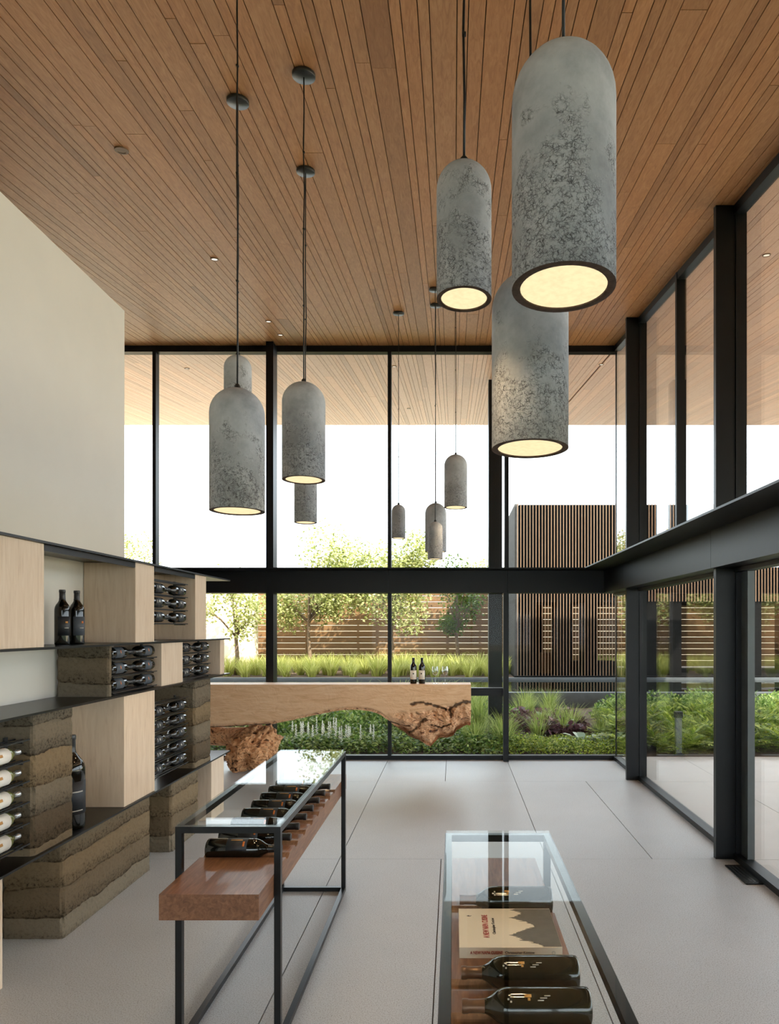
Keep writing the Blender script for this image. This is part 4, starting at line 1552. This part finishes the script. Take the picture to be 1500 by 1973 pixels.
# ------------------------------------------------------------------ pendant lamps
def make_pendant(D, Hh):
    R = D / 2
    th = .017 * D / .2226
    prof = [(R - th, 0)]
    prof += [(R, .0)]
    zs_ = Hh - R * .98
    prof += [(R, zs_ * k / 6) for k in range(1, 7)]
    for k in range(1, 13):
        a = math.pi / 2 * k / 12
        prof.append((R * math.cos(a) if k < 12 else 0.0, zs_ + R * .98 * math.sin(a)))
    shade = lathe('shade', prof, 48, M['lamp'])
    rim = lathe('rim', [(R - th - .0005, .03), (R - th - .0005, .0), (R - th * .5, -.0022), (R + .0002, .0)], 48, M['rim'])
    lens = lathe('lens', [(R - th - .001, .003), (0, .003)], 48, M['glow'])
    knob = lathe('cord_grip', [(0, -.004), (.012, -.004), (.012, .012), (.006, .02), (0, .02)], 14, M['canopy'])
    return shade, rim, lens, knob, Hh


PL = make_pendant(.2226, .51)
PS = make_pendant(.148, .365)
can = lathe('canopy', [(0, 0), (.058, 0), (.06, .002), (.06, .018), (.058, .02), (0, .02)], 32, M['canopy'])
CANC = {}


def pendant(kind, px, Y, py, label):
    sh, rim, lens, knob, Hh = PL if kind == 'L' else PS
    X, zb = PX(px, Y), PZ(py, Y)
    p = empty('pendant_lamp', (X, Y, zb), label, 'pendant lamp', 'concrete pendant lamps')
    a = random.Random(int(px * 7 + py)).uniform(0, 6.28)
    obj('shade', sh, None, p, (X, Y, zb), (0, 0, a))
    obj('rim', rim, None, p, (X, Y, zb), (0, 0, a))
    obj('lens', lens, None, p, (X, Y, zb))
    obj('cord_grip', knob, None, p, (X, Y, zb + Hh))
    top = zc(Y)
    L = top - (zb + Hh) - .012
    rs_ = random.Random(int(px + py))
    pts = []
    for k in range(9):
        tt = k / 8
        w = .0035 * math.sin(tt * math.pi) * rs_.uniform(-1, 1)
        pts.append((w, w * .6, tt * L))
    obj('cord', tube('cord', pts, .0036, 8, M['cable']), None, p, (X, Y, zb + Hh + .012))
    for k in range(3):
        zz_ = L * (.25 + .25 * k)
        obj('cord_tie', box_mesh(.011, .011, .008, M['cable'], .002), None, p, (X, Y, zb + Hh + zz_))
    obj('canopy', can, None, p, (X, Y, top - .0235), (TH, 0, 0))
    ld = bpy.data.lights.new('bulb', 'SPOT')
    ld.energy = 7 if kind == 'L' else 4
    ld.color = (1.0, .70, .40)
    ld.spot_size = math.radians(115)
    ld.spot_blend = .7
    ld.shadow_soft_size = .05
    lo = bpy.data.objects.new('bulb', ld)
    COL.objects.link(lo)
    lo.parent = p
    lo.location = (0, 0, -.004)


pendant('L', 1085, 1.4615, 556, 'largest concrete pendant lamp, nearest the viewer at upper right')
pendant('S', 893.5, 1.82, 577, 'small concrete pendant lamp hanging left of the largest one')
pendant('L', 1020.5, 1.97, 865, 'big concrete pendant lamp partly hidden behind the largest one')
pendant('L', 457, 2.81, 985, 'big dark grey concrete pendant lamp at left with low rim')
pendant('S', 458, 3.744, 812, 'small concrete pendant lamp mostly hidden behind the left big one')
pendant('L', 585, 3.529, 925, 'big concrete pendant lamp second from left in front of the mullion')
pendant('S', 588.5, 4.463, 1007, 'small concrete pendant lamp below and behind the second from left')
pendant('L', 877.5, 6.5, 978, 'concrete pendant lamp in mid distance right of the far cluster')
pendant('S', 767.5, 7.33, 1037, 'tiny far concrete pendant lamp beside the middle mullion')
pendant('L', 839, 7.08, 1063, 'far concrete pendant lamp overlapped by a smaller lower one')
pendant('S', 838, 6.62, 1077, 'small far concrete pendant lamp hanging lowest of the far cluster')

# recessed lights and speaker in the ceiling
lt = lathe('trim', [(.026, -.003), (.034, -.003), (.036, 0), (.036, .01), (.026, .01)], 24, M['trimring'])
ll = lathe('lens', [(.026, .001), (0, .001)], 24, M['spot'])


def ceil_y(py):
    return (C0 - HC) / ((VY - py) / F - SL)


for px, py, where in ((413, 499, 'in the ceiling near the left big pendant'), (517, 619, 'in the ceiling, upper of two before the back wall'), (540, 645, 'in the ceiling, lower of two before the back wall'),
                      (360, 710, 'in the eaves outside at far left'), (759, 706, 'in the eaves right of the middle mullion'), (787, 787, 'at the outer edge of the eaves'),
                      (1158, 702, 'in the eaves near the glass corner'), (1476, 491, 'in the eaves beyond the right glass wall')):
    Y = ceil_y(py)
    X = PX(px, Y)
    r = empty('recessed_light', (X, Y, zc(Y) - .001), 'small round recessed light ' + where, 'ceiling light', 'recessed ceiling lights')
    obj('trim', lt, None, r, (X, Y, zc(Y) - .004), (TH, 0, 0))
    obj('lens', ll, None, r, (X, Y, zc(Y) - .004), (TH, 0, 0))
Y = ceil_y(289)
X = PX(234, Y)
r = empty('ceiling_speaker', (X, Y, zc(Y) - .001), 'round wood-toned speaker grille flush in the ceiling boards at left', 'speaker')
obj('ring', lathe('ring', [(.030, -.003), (.041, -.003), (.042, .0), (.042, .012), (.03, .012)], 28, M['trimring']), None, r, (X, Y, zc(Y) - .004), (TH, 0, 0))
obj('grille', lathe('grille', [(.030, -.001), (.015, -.0016), (0, -.0018)], 28, M['trimring']), None, r, (X, Y, zc(Y) - .004), (TH, 0, 0))

for o in bpy.data.objects:
    for k_ in ('_w', '_used'):
        if k_ in o:
            del o[k_]
